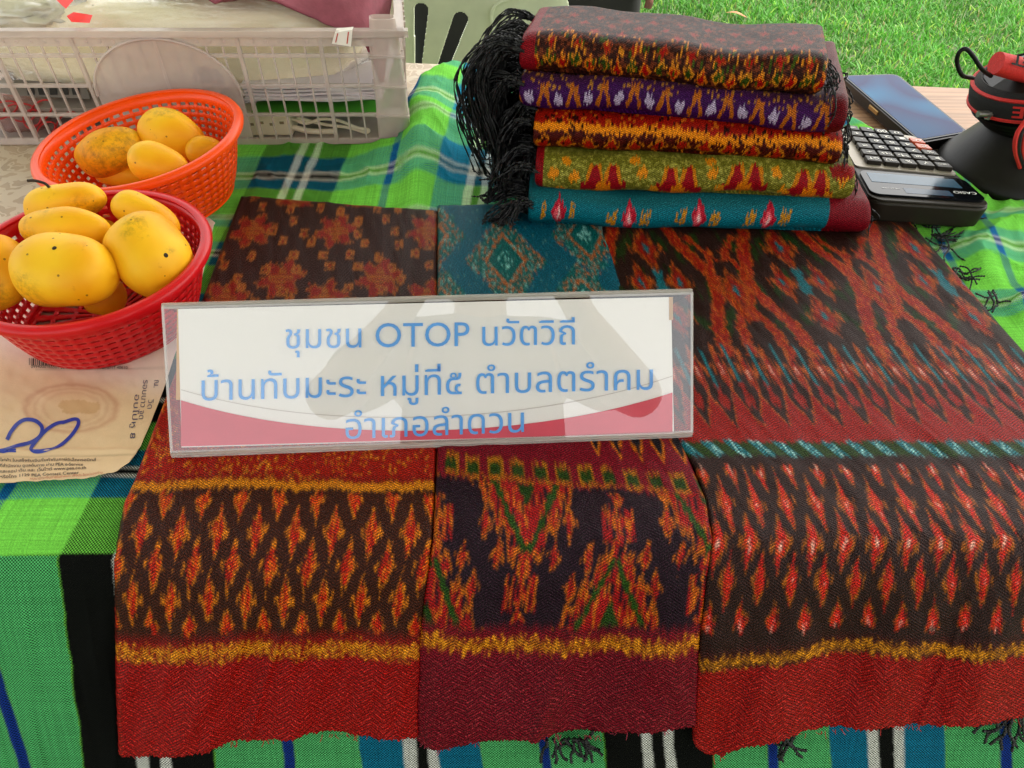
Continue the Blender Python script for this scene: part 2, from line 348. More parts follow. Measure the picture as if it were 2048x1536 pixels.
#@@SETTING
# ================================================================= SETTING: ground, lawn
m_soil = mat('lawn_soil', '#47542c', rough=.9, var=.35, vscale=8)
mb = MB(); mb.add([(-300, -300, 0), (300, -300, 0), (300, 300, 0), (-300, 300, 0)], [(0, 1, 2, 3)])
tag(mb.build('ground', m_soil), kind='structure')
def make_grass():
    n = 120000
    y = 1.75 + rng.random(n) ** 1.25 * 2.9; x = -1.2 + rng.random(n) * 4.6
    clump = fbm(x * 5, y * 5, 3); big = fbm(x * 1.3, y * 1.3, 9)
    ln = (.018 + .03 * rng.random(n)) * (.6 + .8 * clump); az = rng.random(n) * 2 * np.pi; lean = .25 + rng.random(n) * .9
    wd = .0018 + .0016 * rng.random(n)
    dx, dy = np.cos(az), np.sin(az); sx, sy = -dy, dx
    def lvl(f, wf):
        bx = x + dx * ln * lean * f * f; by = y + dy * ln * lean * f * f; bz = ln * f * (1 - .25 * lean * f)
        return np.stack([bx - sx * wd * wf, by - sy * wd * wf, bz], -1), np.stack([bx + sx * wd * wf, by + sy * wd * wf, bz], -1)
    a0, b0 = lvl(0, 1); a1, b1 = lvl(.55, .9); a2, b2 = lvl(1, .15)
    V = np.stack([a0, b0, a1, b1, a2, b2], 1).reshape(-1, 3)
    i = (np.arange(n) * 6)[:, None]
    Q = np.concatenate([i + np.array([[0, 1, 3, 2]]), i + np.array([[2, 3, 5, 4]])], 0)
    me = raw_mesh(V, Q)
    base = 1.0 * lin('#478428')[None] * (.55 + .75 * clump[:, None]); yel = lin('#7fa33a')[None]; dry = lin('#a2965a')[None]
    r1 = rng.random(n)[:, None]
    c = base * (.7 + .6 * rng.random(n)[:, None]); c = np.where(r1 > .9, yel * 1.2, c); c = np.where(r1 > .975, dry * .7, c); c = c * (.8 + .4 * big[:, None])
    add_attr(me, 'blade', np.repeat(c, 6, 0))
    m = attr_mat('grass_blades', 'blade', .55, .3)
    t = m.node_tree; p = t.nodes['Principled BSDF']; tl = t.nodes.new('ShaderNodeBsdfTranslucent'); ad = t.nodes.new('ShaderNodeMixShader'); ad.inputs[0].default_value = .35
    src = p.inputs['Base Color'].links[0].from_socket; t.links.new(src, tl.inputs[0]); t.links.new(p.outputs[0], ad.inputs[1]); t.links.new(tl.outputs[0], ad.inputs[2])
    t.links.new(ad.outputs[0], t.nodes['Material Output'].inputs[0])
    tag(link('grass', me, m), kind='stuff')
make_grass()
g = at(1470, 30, .035); mb = MB()
q = spline([g + np.array((-.035, .02, .004)), g + np.array((0, 0, .012)), g + np.array((.045, -.03, .0))], 6)
mb.tube(q, [.002 + .009 * math.sin(math.pi * i / (len(q) - 1)) for i in range(len(q))], 6, flat=.15)
tag(mb.build('fallen_leaf', mat('dry_leaf', '#8a5a34', .8, .3), smooth=True), 'dry brown leaf lying on the green lawn', 'leaf')
# ---------------------------------------------------------------- canopy added out of view over the stall to keep the table in shade
m_tent = mat('canopy_fabric', '#d8d4cc', .8, .05)
_t = m_tent.node_tree; _p = _t.nodes['Principled BSDF']; _tl = _t.nodes.new('ShaderNodeBsdfTranslucent'); _tl.inputs[0].default_value = (.75, .72, .68, 1)
_mx = _t.nodes.new('ShaderNodeMixShader'); _mx.inputs[0].default_value = .22; _t.links.new(_p.outputs[0], _mx.inputs[1]); _t.links.new(_tl.outputs[0], _mx.inputs[2]); _t.links.new(_mx.outputs[0], _t.nodes['Material Output'].inputs[0])
can = empty('shade_canopy', (0, -.3, 0), 'added unseen pale fabric canopy on four steel poles, shading the stall table', 'canopy')
X0, X1, Y0, Y1, ZE = -1.8, 1.8, -1.02, 1.65, 2.12
P = np.zeros((25, 25, 3))
for i, v in enumerate(np.linspace(0, 1, 25)):
    for j, u in enumerate(np.linspace(0, 1, 25)):
        rr = max(abs(u - .5), abs(v - .5)) * 2
        P[i, j] = (X0 + (X1 - X0) * u, Y0 + (Y1 - Y0) * v, ZE + .75 * (1 - rr) - .05 * math.sin(math.pi * u) * math.sin(math.pi * v))
o = grid_obj('roof_fabric', P, m_tent, can); s_ = o.modifiers.new('s', 'SOLIDIFY'); s_.thickness = .002
m_steel = mat('pole_steel', '#b5b7ba', .35, metal=.9)
for px_, py_ in ((X0, Y0), (X1, Y0), (X0, Y1), (X1, Y1)):
    mb = MB(); mb.tube([(px_, py_, 0), (px_, py_, ZE)], .02, 12); mb.build('pole', m_steel, can, smooth=True)
# ---------------------------------------------------------------- the photographer, a figure added behind the camera to mirror in the acrylic sign
def make_person():
    root = empty('person', (0.02, -.68, 0), 'added person behind the camera in a dark shirt, hands raised, mirrored in the clear sign', 'person')
    m_skin = mat('skin', '#8a5a40', .5, .06, 30); m_sh = mat('dark_shirt', '#23222a', .85, .1, 30, bump=.2, bscale=60); m_tr = mat('dark_trousers', '#1c1c22', .85, .1, 30); m_hr = mat('black_hair', '#0c0a09', .5, .2, 60, bump=.3, bscale=200)
    def skin(name, J, E_, rad, m, lv=2, parent=root):
        me = bpy.data.meshes.new(name); me.from_pydata(J, E_, []); o = link(name, me, m, parent, smooth=False)
        md = o.modifiers.new('skin', 'SKIN'); sv = me.skin_vertices[0].data
        for v, r_ in zip(sv, rad): v.radius = r_ if isinstance(r_, tuple) else (r_, r_)
        sv[0].use_root = True; md.use_smooth_shade = True
        sb = o.modifiers.new('sub', 'SUBSURF'); sb.levels = lv; sb.render_levels = lv; return o
    J = []; E_ = []; Rr = []
    def j(p, r_, par=None):
        J.append(p); Rr.append(r_)
        if par is not None: E_.append((par, len(J) - 1))
        return len(J) - 1
    pel = j((.02, -.80, .92), (.15, .11)); wst = j((.02, -.79, 1.06), (.125, .10), pel); ch = j((.02, -.76, 1.24), (.15, .11), wst); nk = j((.02, -.72, 1.405), (.06, .06), ch); hd0 = j((.02, -.69, 1.47), .05, nk); hd1 = j((.02, -.655, 1.545), (.076, .09), hd0); hd2 = j((.02, -.665, 1.625), (.070, .082), hd1)
    for s in (-1, 1):
        hp = j((.02 + s * .09, -.80, .86), .085, pel); kn = j((.02 + s * .10, -.78, .48), .055, hp); an = j((.02 + s * .10, -.82, .08), .036, kn); tp = j((.02 + s * .11, -.70, .03), (.04, .03), an)
        sh = j((.02 + s * .175, -.75, 1.36), .058, ch); el = j((.02 + s * .27, -.62, 1.16), .040, sh); wr_ = j((.02 + s * .135, -.44, 1.19), .025, el); pm = j((.02 + s * .108, -.385, 1.205), (.036, .018), wr_)
        for k, (dx, dz, ln) in enumerate(((-.026, .026, .055), (-.03, .009, .062), (-.03, -.008, .058), (-.027, -.024, .046))):
            b = j((.02 + s * (.108 + dx * .5), -.355, 1.205 + dz), .009, pm); c = j((.02 + s * (.108 + dx * .9), -.352 + ln * .45, 1.205 + dz * 1.1), .008, b); j((.02 + s * (.090 + dx * 1.2), -.35 + ln * .8, 1.205 + dz * 1.1), .007, c)
        t1 = j((.02 + s * .088, -.40, 1.235), .011, pm); j((.02 + s * .066, -.378, 1.247), .009, t1)
    skin('body', J, E_, Rr, m_skin)
    # shirt, trousers, hair, face
    G = [(.02, -.80, .90), (.02, -.79, 1.06), (.02, -.76, 1.25), (.02, -.735, 1.36), (-.155, -.755, 1.365), (-.225, -.66, 1.22), (.195, -.755, 1.365), (.265, -.66, 1.22)]
    skin('shirt', G, [(0, 1), (1, 2), (2, 3), (3, 4), (4, 5), (3, 6), (6, 7)], [(.17, .13), (.15, .12), (.175, .13), (.10, .08), .078, .064, .078, .064], m_sh)
    G = [(.02, -.80, .93), (-.075, -.80, .84), (-.082, -.78, .48), (-.08, -.82, .09), (.115, -.80, .84), (.122, -.78, .48), (.12, -.82, .09)]
    skin('trousers', G, [(0, 1), (1, 2), (2, 3), (0, 4), (4, 5), (5, 6)], [(.165, .125), .10, .072, .058, .10, .072, .058], m_tr)
    G = [(.02, -.70, 1.62), (.02, -.745, 1.57), (.02, -.745, 1.49), (.02, -.64, 1.665)]; skin('hair', G, [(0, 1), (1, 2), (0, 3)], [(.085, .08), (.085, .06), (.07, .04), (.07, .035)], m_hr)
    mb = MB(); mb.lathe([(.0, .028), (.010, .020), (.014, .004), (.010, 0)], (.02, -.575, 1.535), (0, .8, -.4), n=12, cap=False); mb.build('nose', m_skin, root, smooth=True)
    for s in (-1, 1):
        mb = MB(); mb.lathe([(.0, .010), (.009, .006), (.012, 0)], (.02 + s * .03, -.585, 1.565), (0, 1, -.2), n=12); mb.build('eye', m_hr, root, smooth=True)
        mb = MB(); mb.lathe([(.0, .012), (.012, .008), (.02, 0)], (.02 + s * .078, -.665, 1.55), (s, .2, 0), n=12); mb.build('ear', m_skin, root, smooth=True)
    mb = MB(); mb.tube([(-.005, -.585, 1.497), (.02, -.577, 1.495), (.045, -.585, 1.497)], [.003, .006, .003], 8); mb.build('mouth', mat('lips', '#7a3a32', .5), root, smooth=True)
make_person(); bpy.data.objects['person'].location += Vector((0, .14, .02))
#@@TABLE
# ================================================================= TABLE
m_wood = mat('table_wood', '#b08765', .5, .22, 7, bump=.15, bscale=30, stretch=(1.2, 14, 6))
def add_grain(m):
    t = m.node_tree; p = t.nodes['Principled BSDF']; tc = t.nodes.new('ShaderNodeTexCoord')
    mp = t.nodes.new('ShaderNodeMapping'); mp.inputs['Scale'].default_value = (2.2, 26, 10); t.links.new(tc.outputs['Object'], mp.inputs[0])
    wv = t.nodes.new('ShaderNodeTexWave'); wv.inputs['Scale'].default_value = 1.1; wv.inputs['Distortion'].default_value = 9; wv.inputs['Detail'].default_value = 3; wv.bands_direction = 'Y'; t.links.new(mp.outputs[0], wv.inputs['Vector'])
    src = p.inputs['Base Color'].links[0].from_socket
    mx = t.nodes.new('ShaderNodeMix'); mx.data_type = 'RGBA'; mx.blend_type = 'MULTIPLY'; mx.inputs['Factor'].default_value = .45
    rp = t.nodes.new('ShaderNodeValToRGB'); rp.color_ramp.elements[0].color = (.45, .33, .24, 1); rp.color_ramp.elements[1].color = (1, 1, 1, 1); rp.color_ramp.elements[1].position = .5
    t.links.new(wv.outputs['Fac'], rp.inputs[0]); t.links.new(src, mx.inputs['A']); t.links.new(rp.outputs[0], mx.inputs['B']); t.links.new(mx.outputs['Result'], p.inputs['Base Color'])
add_grain(m_wood)
table = empty('stall_table', (0, .45, 0), 'long wooden stall table with plank top under a green plaid cloth', 'table')
TF = lambda x: .83 - .11 * x
mb = MB(); xs = (-1.05, 1.05)
V = [(xs[0], .035, T - .03), (xs[1], .035, T - .03), (xs[1], TF(xs[1]), T - .03), (xs[0], TF(xs[0]), T - .03)]
V += [(a, b, T - .0015) for a, b, c in V]
mb.add(V, [(3, 2, 1, 0), (4, 5, 6, 7), (0, 1, 5, 4), (1, 2, 6, 5), (2, 3, 7, 6), (3, 0, 4, 7)])
mb.build('table_top', m_wood, table, bevel=.003)
for sx in (-.95, .95):
    for yy in (.1, TF(sx) - .08):
        mb = MB(); mb.bx(sx - .025, sx + .025, yy - .025, yy + .025, 0, T - .03); mb.build('leg', m_wood, table, bevel=.003)
# lace-print vinyl sheet over the left of the table top
def lace_mat():
    m = mat('lace_vinyl', '#b9a283', .35, .15, 30); t = m.node_tree; N = t.nodes; p = N['Principled BSDF']
    tc = N.new('ShaderNodeTexCoord'); vo = N.new('ShaderNodeTexVoronoi'); vo.feature = 'DISTANCE_TO_EDGE'; vo.inputs['Scale'].default_value = 26
    nz = N.new('ShaderNodeTexNoise'); nz.inputs['Scale'].default_value = 40
    ad = N.new('ShaderNodeMix'); ad.data_type = 'RGBA'; ad.blend_type = 'ADD'; ad.inputs['Factor'].default_value = .035
    t.links.new(tc.outputs['Object'], nz.inputs['Vector']); t.links.new(tc.outputs['Object'], ad.inputs['A']); t.links.new(nz.outputs['Color'], ad.inputs['B']); t.links.new(ad.outputs['Result'], vo.inputs['Vector'])
    v2 = N.new('ShaderNodeTexVoronoi'); v2.inputs['Scale'].default_value = 26; t.links.new(ad.outputs['Result'], v2.inputs['Vector'])
    rings = math_node(t, 'SINE', math_node(t, 'MULTIPLY', v2.outputs['Distance'], 34))
    e1 = math_node(t, 'LESS_THAN', vo.outputs['Distance'], .07); e2 = math_node(t, 'GREATER_THAN', rings, .72)
    f = math_node(t, 'MAXIMUM', e1, e2)
    src = p.inputs['Base Color'].links[0].from_socket; mx = N.new('ShaderNodeMix'); mx.data_type = 'RGBA'
    mx.inputs['B'].default_value = tuple(lin('#d8c9ae')) + (1,); t.links.new(src, mx.inputs['A']); t.links.new(math_node(t, 'MULTIPLY', f, .75), mx.inputs['Factor']); t.links.new(mx.outputs['Result'], p.inputs['Base Color'])
    return m
mb = MB(); V = [(-1.04, .3, T + .0005), (-.02, .3, T + .0005), (-.02, TF(-.02) - .003, T + .0005), (-1.04, TF(-1.04) - .003, T + .0005)]
V += [(a, b, c + .0008) for a, b, c in V]
mb.add(V, [(3, 2, 1, 0), (4, 5, 6, 7), (0, 1, 5, 4), (1, 2, 6, 5), (2, 3, 7, 6), (3, 0, 4, 7)])
tag(mb.build('vinyl_sheet', lace_mat()), 'beige lace printed vinyl sheet on table top under the crate', 'table cover')
# ================================================================= PLAID TABLECLOTH
G_, T_, N_, K_, W_ = lin('#74cc48'), lin('#0a7696'), lin('#12358a'), lin('#060705'), lin('#dfe0d4')
GA = lin('#57bd6e')
def make_tablecloth():
    topx = [-420, 0, 150, 330, 440, 475, 560, 700, 795, 806, 815, 840, 905, 1000, 1100, 1500, 1690, 1745, 1830, 1985, 2100, 2450]
    topy = [800, 700, 560, 420, 330, 279, 283, 294, 302, 262, 232, 190, 152, 130, 120, 190, 234, 262, 335, 402, 412, 432]
    nc, nr = 1000, 620
    px = np.linspace(-420, 2450, nc)[None, :].repeat(nr, 0)
    v = np.linspace(0, 1, nr)[:, None]
    top = np.interp(px[0], topx, topy)[None]
    py = top + (1950 - top) * v
    f = sm(520, 300, py) * sm(780, 830, px) * sm(1010, 930, px)        # bunched fold beside the silk stack
    fold = .020 * f * (np.exp(-((px - 870 + .25 * (py - 250)) / 55) ** 2) + .5 * np.exp(-((py - 262 - .2 * (px - 850)) / 26) ** 2) + .35 * np.exp(-((py - 325) / 22) ** 2))
    fold += .012 * sm(430, 330, py) * sm(690, 800, px) * sm(900, 830, px)
    ed = np.interp(py, [440, 700], [1822, 2052]); rt = sm(15, 80, px - ed) * sm(1780, 1900, px) * sm(760, 560, py)
    fold += rt * .006 * (1 + np.sin((px * .5 + py) / 26 + 2 * fbm(px / 90, py / 90, 4)))
    hang = sm(1130, 1400, py)
    wav = hang * (.010 * np.sin(px / 95 + 1.5 * fbm(px / 200, py / 300, 5)) + .006 * np.sin(px / 41 + 2)) * (1 - .9 * sm(200, 260, px) * sm(2080, 2000, px))
    bare = np.maximum(sm(470, 330, py) * sm(450, 510, px), np.maximum(sm(10, 70, px - ed) * (px > 1780), sm(230, 170, px) * sm(990, 1030, py)))
    wr = .0012 * fbm(px / 40, py / 30, 11) * sm(1600, 1000, py) + bare * (.0045 * (1 - np.abs(2 * fbm((px + .6 * py) / 70, (py - .3 * px) / 45, 17) - 1)) ** 3 * sm(1100, 900, py) + .003 * (1 - np.abs(2 * fbm((px - .2 * py) / 50, py / 400, 27) - 1)) ** 4 * hang)
    P, s = drape(px, py, .0022, fold + np.minimum(wav, .004) - .004 * hang + wr)
    # warp stripes: the same breakpoints at three rows
    st = [(-420, 'G'), (-190, 'T'), (-100, 'G'), (30, 'N'), (55, 'G'), (165, 'K'), (270, 'W'), (293, 'K'), (317, 'W'), (340, 'K'), (428, 'G'), (565, 'N'), (588, 'G'), (720, 'T'), (808, 'W'), (833, 'K'), (855, 'W'), (875, 'T'), (962, 'G'), (1080, 'N'), (1100, 'G'), (1208, 'K'), (1285, 'W'), (1305, 'K'), (1330, 'W'), (1350, 'K'), (1425, 'G'), (1535, 'N'), (1558, 'G'), (1660, 'T'), (1735, 'W'), (1757, 'K'), (1790, 'W'), (1810, 'T'), (1890, 'G'), (2000, 'N'), (2024, 'G'), (2160, 'N'), (2180, 'G'), (2300, 'N'), (2320, 'G'), (2450, 'N'), (2474, 'G')]
    p1510 = np.array([a for a, b in st], float); pal = {'G': G_, 'T': T_, 'N': N_, 'K': K_, 'W': W_}
    pal_h = dict(pal); wc = np.array([pal[b] for a, b in st])
    p1120 = p1510 * 1.02 - 52
    p1120 = np.where(p1510 < 60, p1510 - 120, p1120)
    p300 = 532 + (p1510 - 165) * .64
    p300 = np.where((p1510 > 428), 707 + (p1510 - 428) * .63, p300)
    warp = np.zeros((nr, nc, 3))
    lo = np.full(px.shape, -900.0); hi = np.full(px.shape, 3200.0)
    ex_ = lambda p, tab: np.interp(p, p1510, tab) + np.where(p > p1510[-1], p - p1510[-1], 0) + np.where(p < p1510[0], p - p1510[0], 0)
    tt = (py - 300) / 820; t2 = (py - 1120) / 390; target = px + 8 * (fbm(px / 60, py / 60, 21) - .5)
    for _ in range(16):
        mid = (lo + hi) / 2; a3, a11, a15 = ex_(mid, p300), ex_(mid, p1120), ex_(mid, p1510)
        f_ = np.where(py < 1120, a3 + (a11 - a3) * tt, a11 + (a15 - a11) * t2); up_ = f_ < target
        lo = np.where(up_, mid, lo); hi = np.where(up_, hi, mid)
    warp = sum(wc[np.clip(np.searchsorted(p1510, lo.ravel() + q, side='right') - 1, 0, len(st) - 1)].reshape(nr, nc, 3) for q in (-2, -1, 0, 1, 2)) / 5
    wf = [(0, 'G'), (140, 'T'), (168, 'G'), (196, 'T'), (222, 'W'), (226, 'K'), (231, 'W'), (235, 'T'), (255, 'G'), (262, 'G'), (268, 'W'), (271, 'K'), (275, 'W'), (278, 'G'), (315, 'T'), (346, 'W'), (350, 'K'), (356, 'W'), (360, 'T'), (379, 'G'), (428, 'W'), (431, 'K'), (434, 'W'), (437, 'T'), (452, 'G'), (482, 'T'), (499, 'W'), (502, 'K'), (508, 'W'), (512, 'T'), (530, 'G'), (586, 'T'), (603, 'W'), (606, 'K'), (613, 'W'), (617, 'T'), (636, 'G'), (720, 'K'), (800, 'W'), (808, 'K'), (850, 'G'), (905, 'T'), (938, 'W'), (944, 'K'), (953, 'W'), (960, 'T'), (1001, 'G'), (1112, 'K')]
    yb = np.array([a for a, b in wf], float); ycs = np.array([pal[b] for a, b in wf])
    yy = py + 5 * np.sin(px / 130) + 14 * (fbm(px / 120, py / 200, 31) - .5) * sm(900, 500, py)
    weft = sum(ycs[np.clip(np.searchsorted(yb, yy + q, side='right') - 1, 0, len(wf) - 1)] for q in (-2, -1, 0, 1, 2)) / 5
    # green warp stripes switch to a cooler green on the hanging front
    hg = (py > 1112)[..., None] & (np.abs(warp - G_).sum(-1) < 1e-6)[..., None]
    warp = np.where(hg, GA, warp)
    X = P[..., 0] * 1000 / 1.0
    uv = np.stack([X, s * 1000], -1)
    o = grid_obj('plaid_tablecloth', P, plaid_mat(), None, {'warp': warp, 'weft': weft}, uv)
    m = o.modifiers.new('s', 'SOLIDIFY'); m.thickness = .0008; m.offset = -1
    tag(o, 'bright green, blue and black plaid cotton cloth draped over the table', 'tablecloth')
make_tablecloth()
#@@SILKS
# ================================================================= SILK CLOTHS
BR, RED, ORG, GLD, PUR, CRM = lin('#3d1c12'), lin('#c22a12'), lin('#e0761c'), lin('#d98f1c'), lin('#2e1626'), lin('#7c0a26')
def put(c, mask, col):
    m = np.clip(mask, 0, 1)[..., None]; return c * (1 - m) + np.asarray(col) * m
def feather(X, py, amp=9, wd=3.0, seed=0):
    k = np.floor(X / wd); return py + (h2(k, k * 0 + 7, seed) - .5) * 2 * amp + (h2(k, np.floor(py / 40), seed + 5) - .5) * amp
def diamond(X, Y, cx, cy, a, b): return np.abs(X - cx) / a + np.abs(Y - cy) / b
def flame(c, X, Y, cx, cy, a, b, core=RED, rim=GLD, white=False, half=0, k=.8, T0=None):
    """an ikat lozenge: threads of gold breaking out of a red core; half = -1 keeps the upper, 1 the lower half"""
    th = X if T0 is None else T0
    n1 = h2(np.floor(th / 2.6), np.floor(Y / 37), 31); n2 = h2(np.floor(th / 2.6) + 91, np.floor(Y / 23), 32)
    d = diamond(X, Y, cx, cy, a, b) + (n1 - .5) * .42
    arm = (np.abs(Y - cy) < b * (.10 + .12 * n2)) & (np.abs(X - cx) < a * 1.5) & (n2 > .35)
    if half: d = np.where((Y - cy) * half < -b * .2, 9, d)
    c = put(c, ((d < 1.08) & (n2 > .25)) | (arm & (not half)), rim); c = put(c, (d < k), core)
    c = put(c, (d < k * .8) & (n2 > .72), core * .45 + rim * .75); c = put(c, (d < k * .9) & (n1 < .18), core * .55)
    if white: c = put(c, (diamond(X, Y, cx, cy, a * .34, b * .22) < 1) & (n2 > .3), lin('#d8aa98'))
    return c
def lattice(X, Xp, off=0): return np.mod(X - off + Xp / 2, Xp) - Xp / 2
def flecks(c, X, Y, col, dens, sx=4, sy=7, seed=0, strength=1.0):
    m = h2(np.floor(X / sx), np.floor(Y / sy + h2(np.floor(X / sx), np.floor(X * 0), seed) * 3), seed + 1) < dens
    return put(c, m * strength, col)
def paint_a(X, py):
    c = np.zeros(X.shape + (3,)) + BR
    # upper field: rust flowers and small orange florets, stepped like weaving
    Xq = np.floor(X / 5) * 5 + 2.5; Yq = np.floor(py / 3.2) * 3.2 + 1.6
    for r_, yc in enumerate((398, 462, 556, 600, 700, 800)):
        hb = 30 + (yc - 400) * .06
        for xc in ([420, 640] if r_ == 0 else ([308, 560, 838] if r_ % 2 else [430, 705, 960])) if yc < 560 else ([415, 700, 985] if r_ % 2 == 0 else [290, 560, 840]):
            xx = (Xq - xc) / 68; yy = (Yq - yc) / (hb * 1.05); rr = np.hypot(xx, yy); th = np.arctan2(yy, xx)
            e = rr - (.82 + .2 * np.cos(6 * th + 1.57)) + (h2(Xq, Yq, 3) - .5) * .22
            if r_ == 0: e = np.where(Yq > yc + 14, 9, e)
            c = put(c, e < 0, lin('#955a18')); c = put(c, e < -.12, lin('#8e1f0e')); c = put(c, (rr < .42 + .1 * np.cos(4 * th)), lin('#9a5e18')); c = put(c, (rr < .42) & (np.mod(Yq, 9.6) < 3.3), lin('#8e2a10'))
    k = 0
    for gy in np.arange(395, 690, 23):
        k += 1
        for gx in np.arange(250 + (k % 3) * 24, 900, 92):
            jx = gx + (h2(np.array(gx), np.array(gy), 4) - .5) * 34; jy = gy + (h2(np.array(gx), np.array(gy), 8) - .5) * 10
            i, j = np.unravel_index(np.argmin((X - jx) ** 2 + (py - jy) ** 2), X.shape)
            if np.abs(c[i, j] - BR).sum() > .01: continue
            dx = np.abs(Xq - jx); dy = np.abs(Yq - jy)
            s = ((dx < 5) & (dy < 9)) | ((dx < 13) & (dy < 3.4)) | ((np.abs(dx - 9) < 4) & (np.abs(dy - 6) < 2))
            c = put(c, s & (h2(Xq, Yq, 9) < .9), lin('#a06424')); c = put(c, (dx < 4) & (dy < 3), lin('#8a2a12'))
    # red band under the sign
    band = sm(650, 690, py); c = c * (1 - band[..., None]) + lin('#a0220e') * band[..., None]
    c = np.where((band > .5)[..., None], flecks(c, X, py, lin('#c8801c'), .10, 4, 6, 2, .8), c)
    c = np.where(((band > .5) & (fbm(X / 60, py / 30, 3) > .55))[..., None], flecks(c, X, py, lin('#d08a24'), .16, 4, 6, 5, .9), c)
    w0 = 8 * np.sin(X / 95) + 3 * np.sin(X / 37)
    Y = feather(X, py, 5, 3.2, 1) - w0 * .5
    c = put(c, sm(940, 970, Y), lin('#7c1a0c'))
    c = put(c, (Y > 962) & (Y < 979), GLD * .85); c = put(c, Y > 979, lin('#4a2412'))
    Yf = feather(X, py, 8, 3.4, 2)
    XP = 78
    xo = X - 270 + 6 * np.sin(py / 60); xa = lattice(xo, XP); xb = lattice(xo, XP, 39)
    jitter = h2(np.floor(xo / XP + .5), np.full(X.shape, 1), 6) * 10 - 5
    z = np.zeros_like(X)
    Yf = feather(X, py, 7, 2.6, 2)
    for (xl, yc, a, b, hf) in ((xb, 996, 16, 42, 1), (xa, 1064, 14.5, 54, 0), (xb, 1133, 14.5, 54, 0), (xa, 1198, 13.5, 50, 0), (xb, 1254, 15, 36, -1)):
        c = flame(c, xl, Yf + jitter, z, yc, a, b, lin('#b82a0c'), lin('#c87c16'), half=hf, k=.8)
        c = np.where((diamond(xl, Yf + jitter, z, yc, a * .6, b * .6) < 1)[..., None], flecks(c, X, py, lin('#d8781a'), .16, 2.6, 12, 3), c)
    wv = 12 * (fbm(X / 160, X * 0, 12) - .5) + 10 * sm(520, 300, X) 
    Yb = feather(X, py, 4, 3, 7) - wv
    rb = sm(1250, 1285, Yb); c = put(c, rb, lin('#8c1610'))
    c = put(c, sm(1280, 1292, Yb) * sm(1316, 1302, Yb), lin('#b87414')); c = np.where(((Yb > 1278) & (Yb < 1320))[..., None], flecks(c, X, py, lin('#e09c22'), .3, 4, 4, 8), c); c = np.where(((Yb > 1278) & (Yb < 1320))[..., None], flecks(c, X, py, lin('#8c1a10'), .22, 3, 6, 18), c)
    c = put(c, Yb > 1316, lin('#a0100c'))
    return c
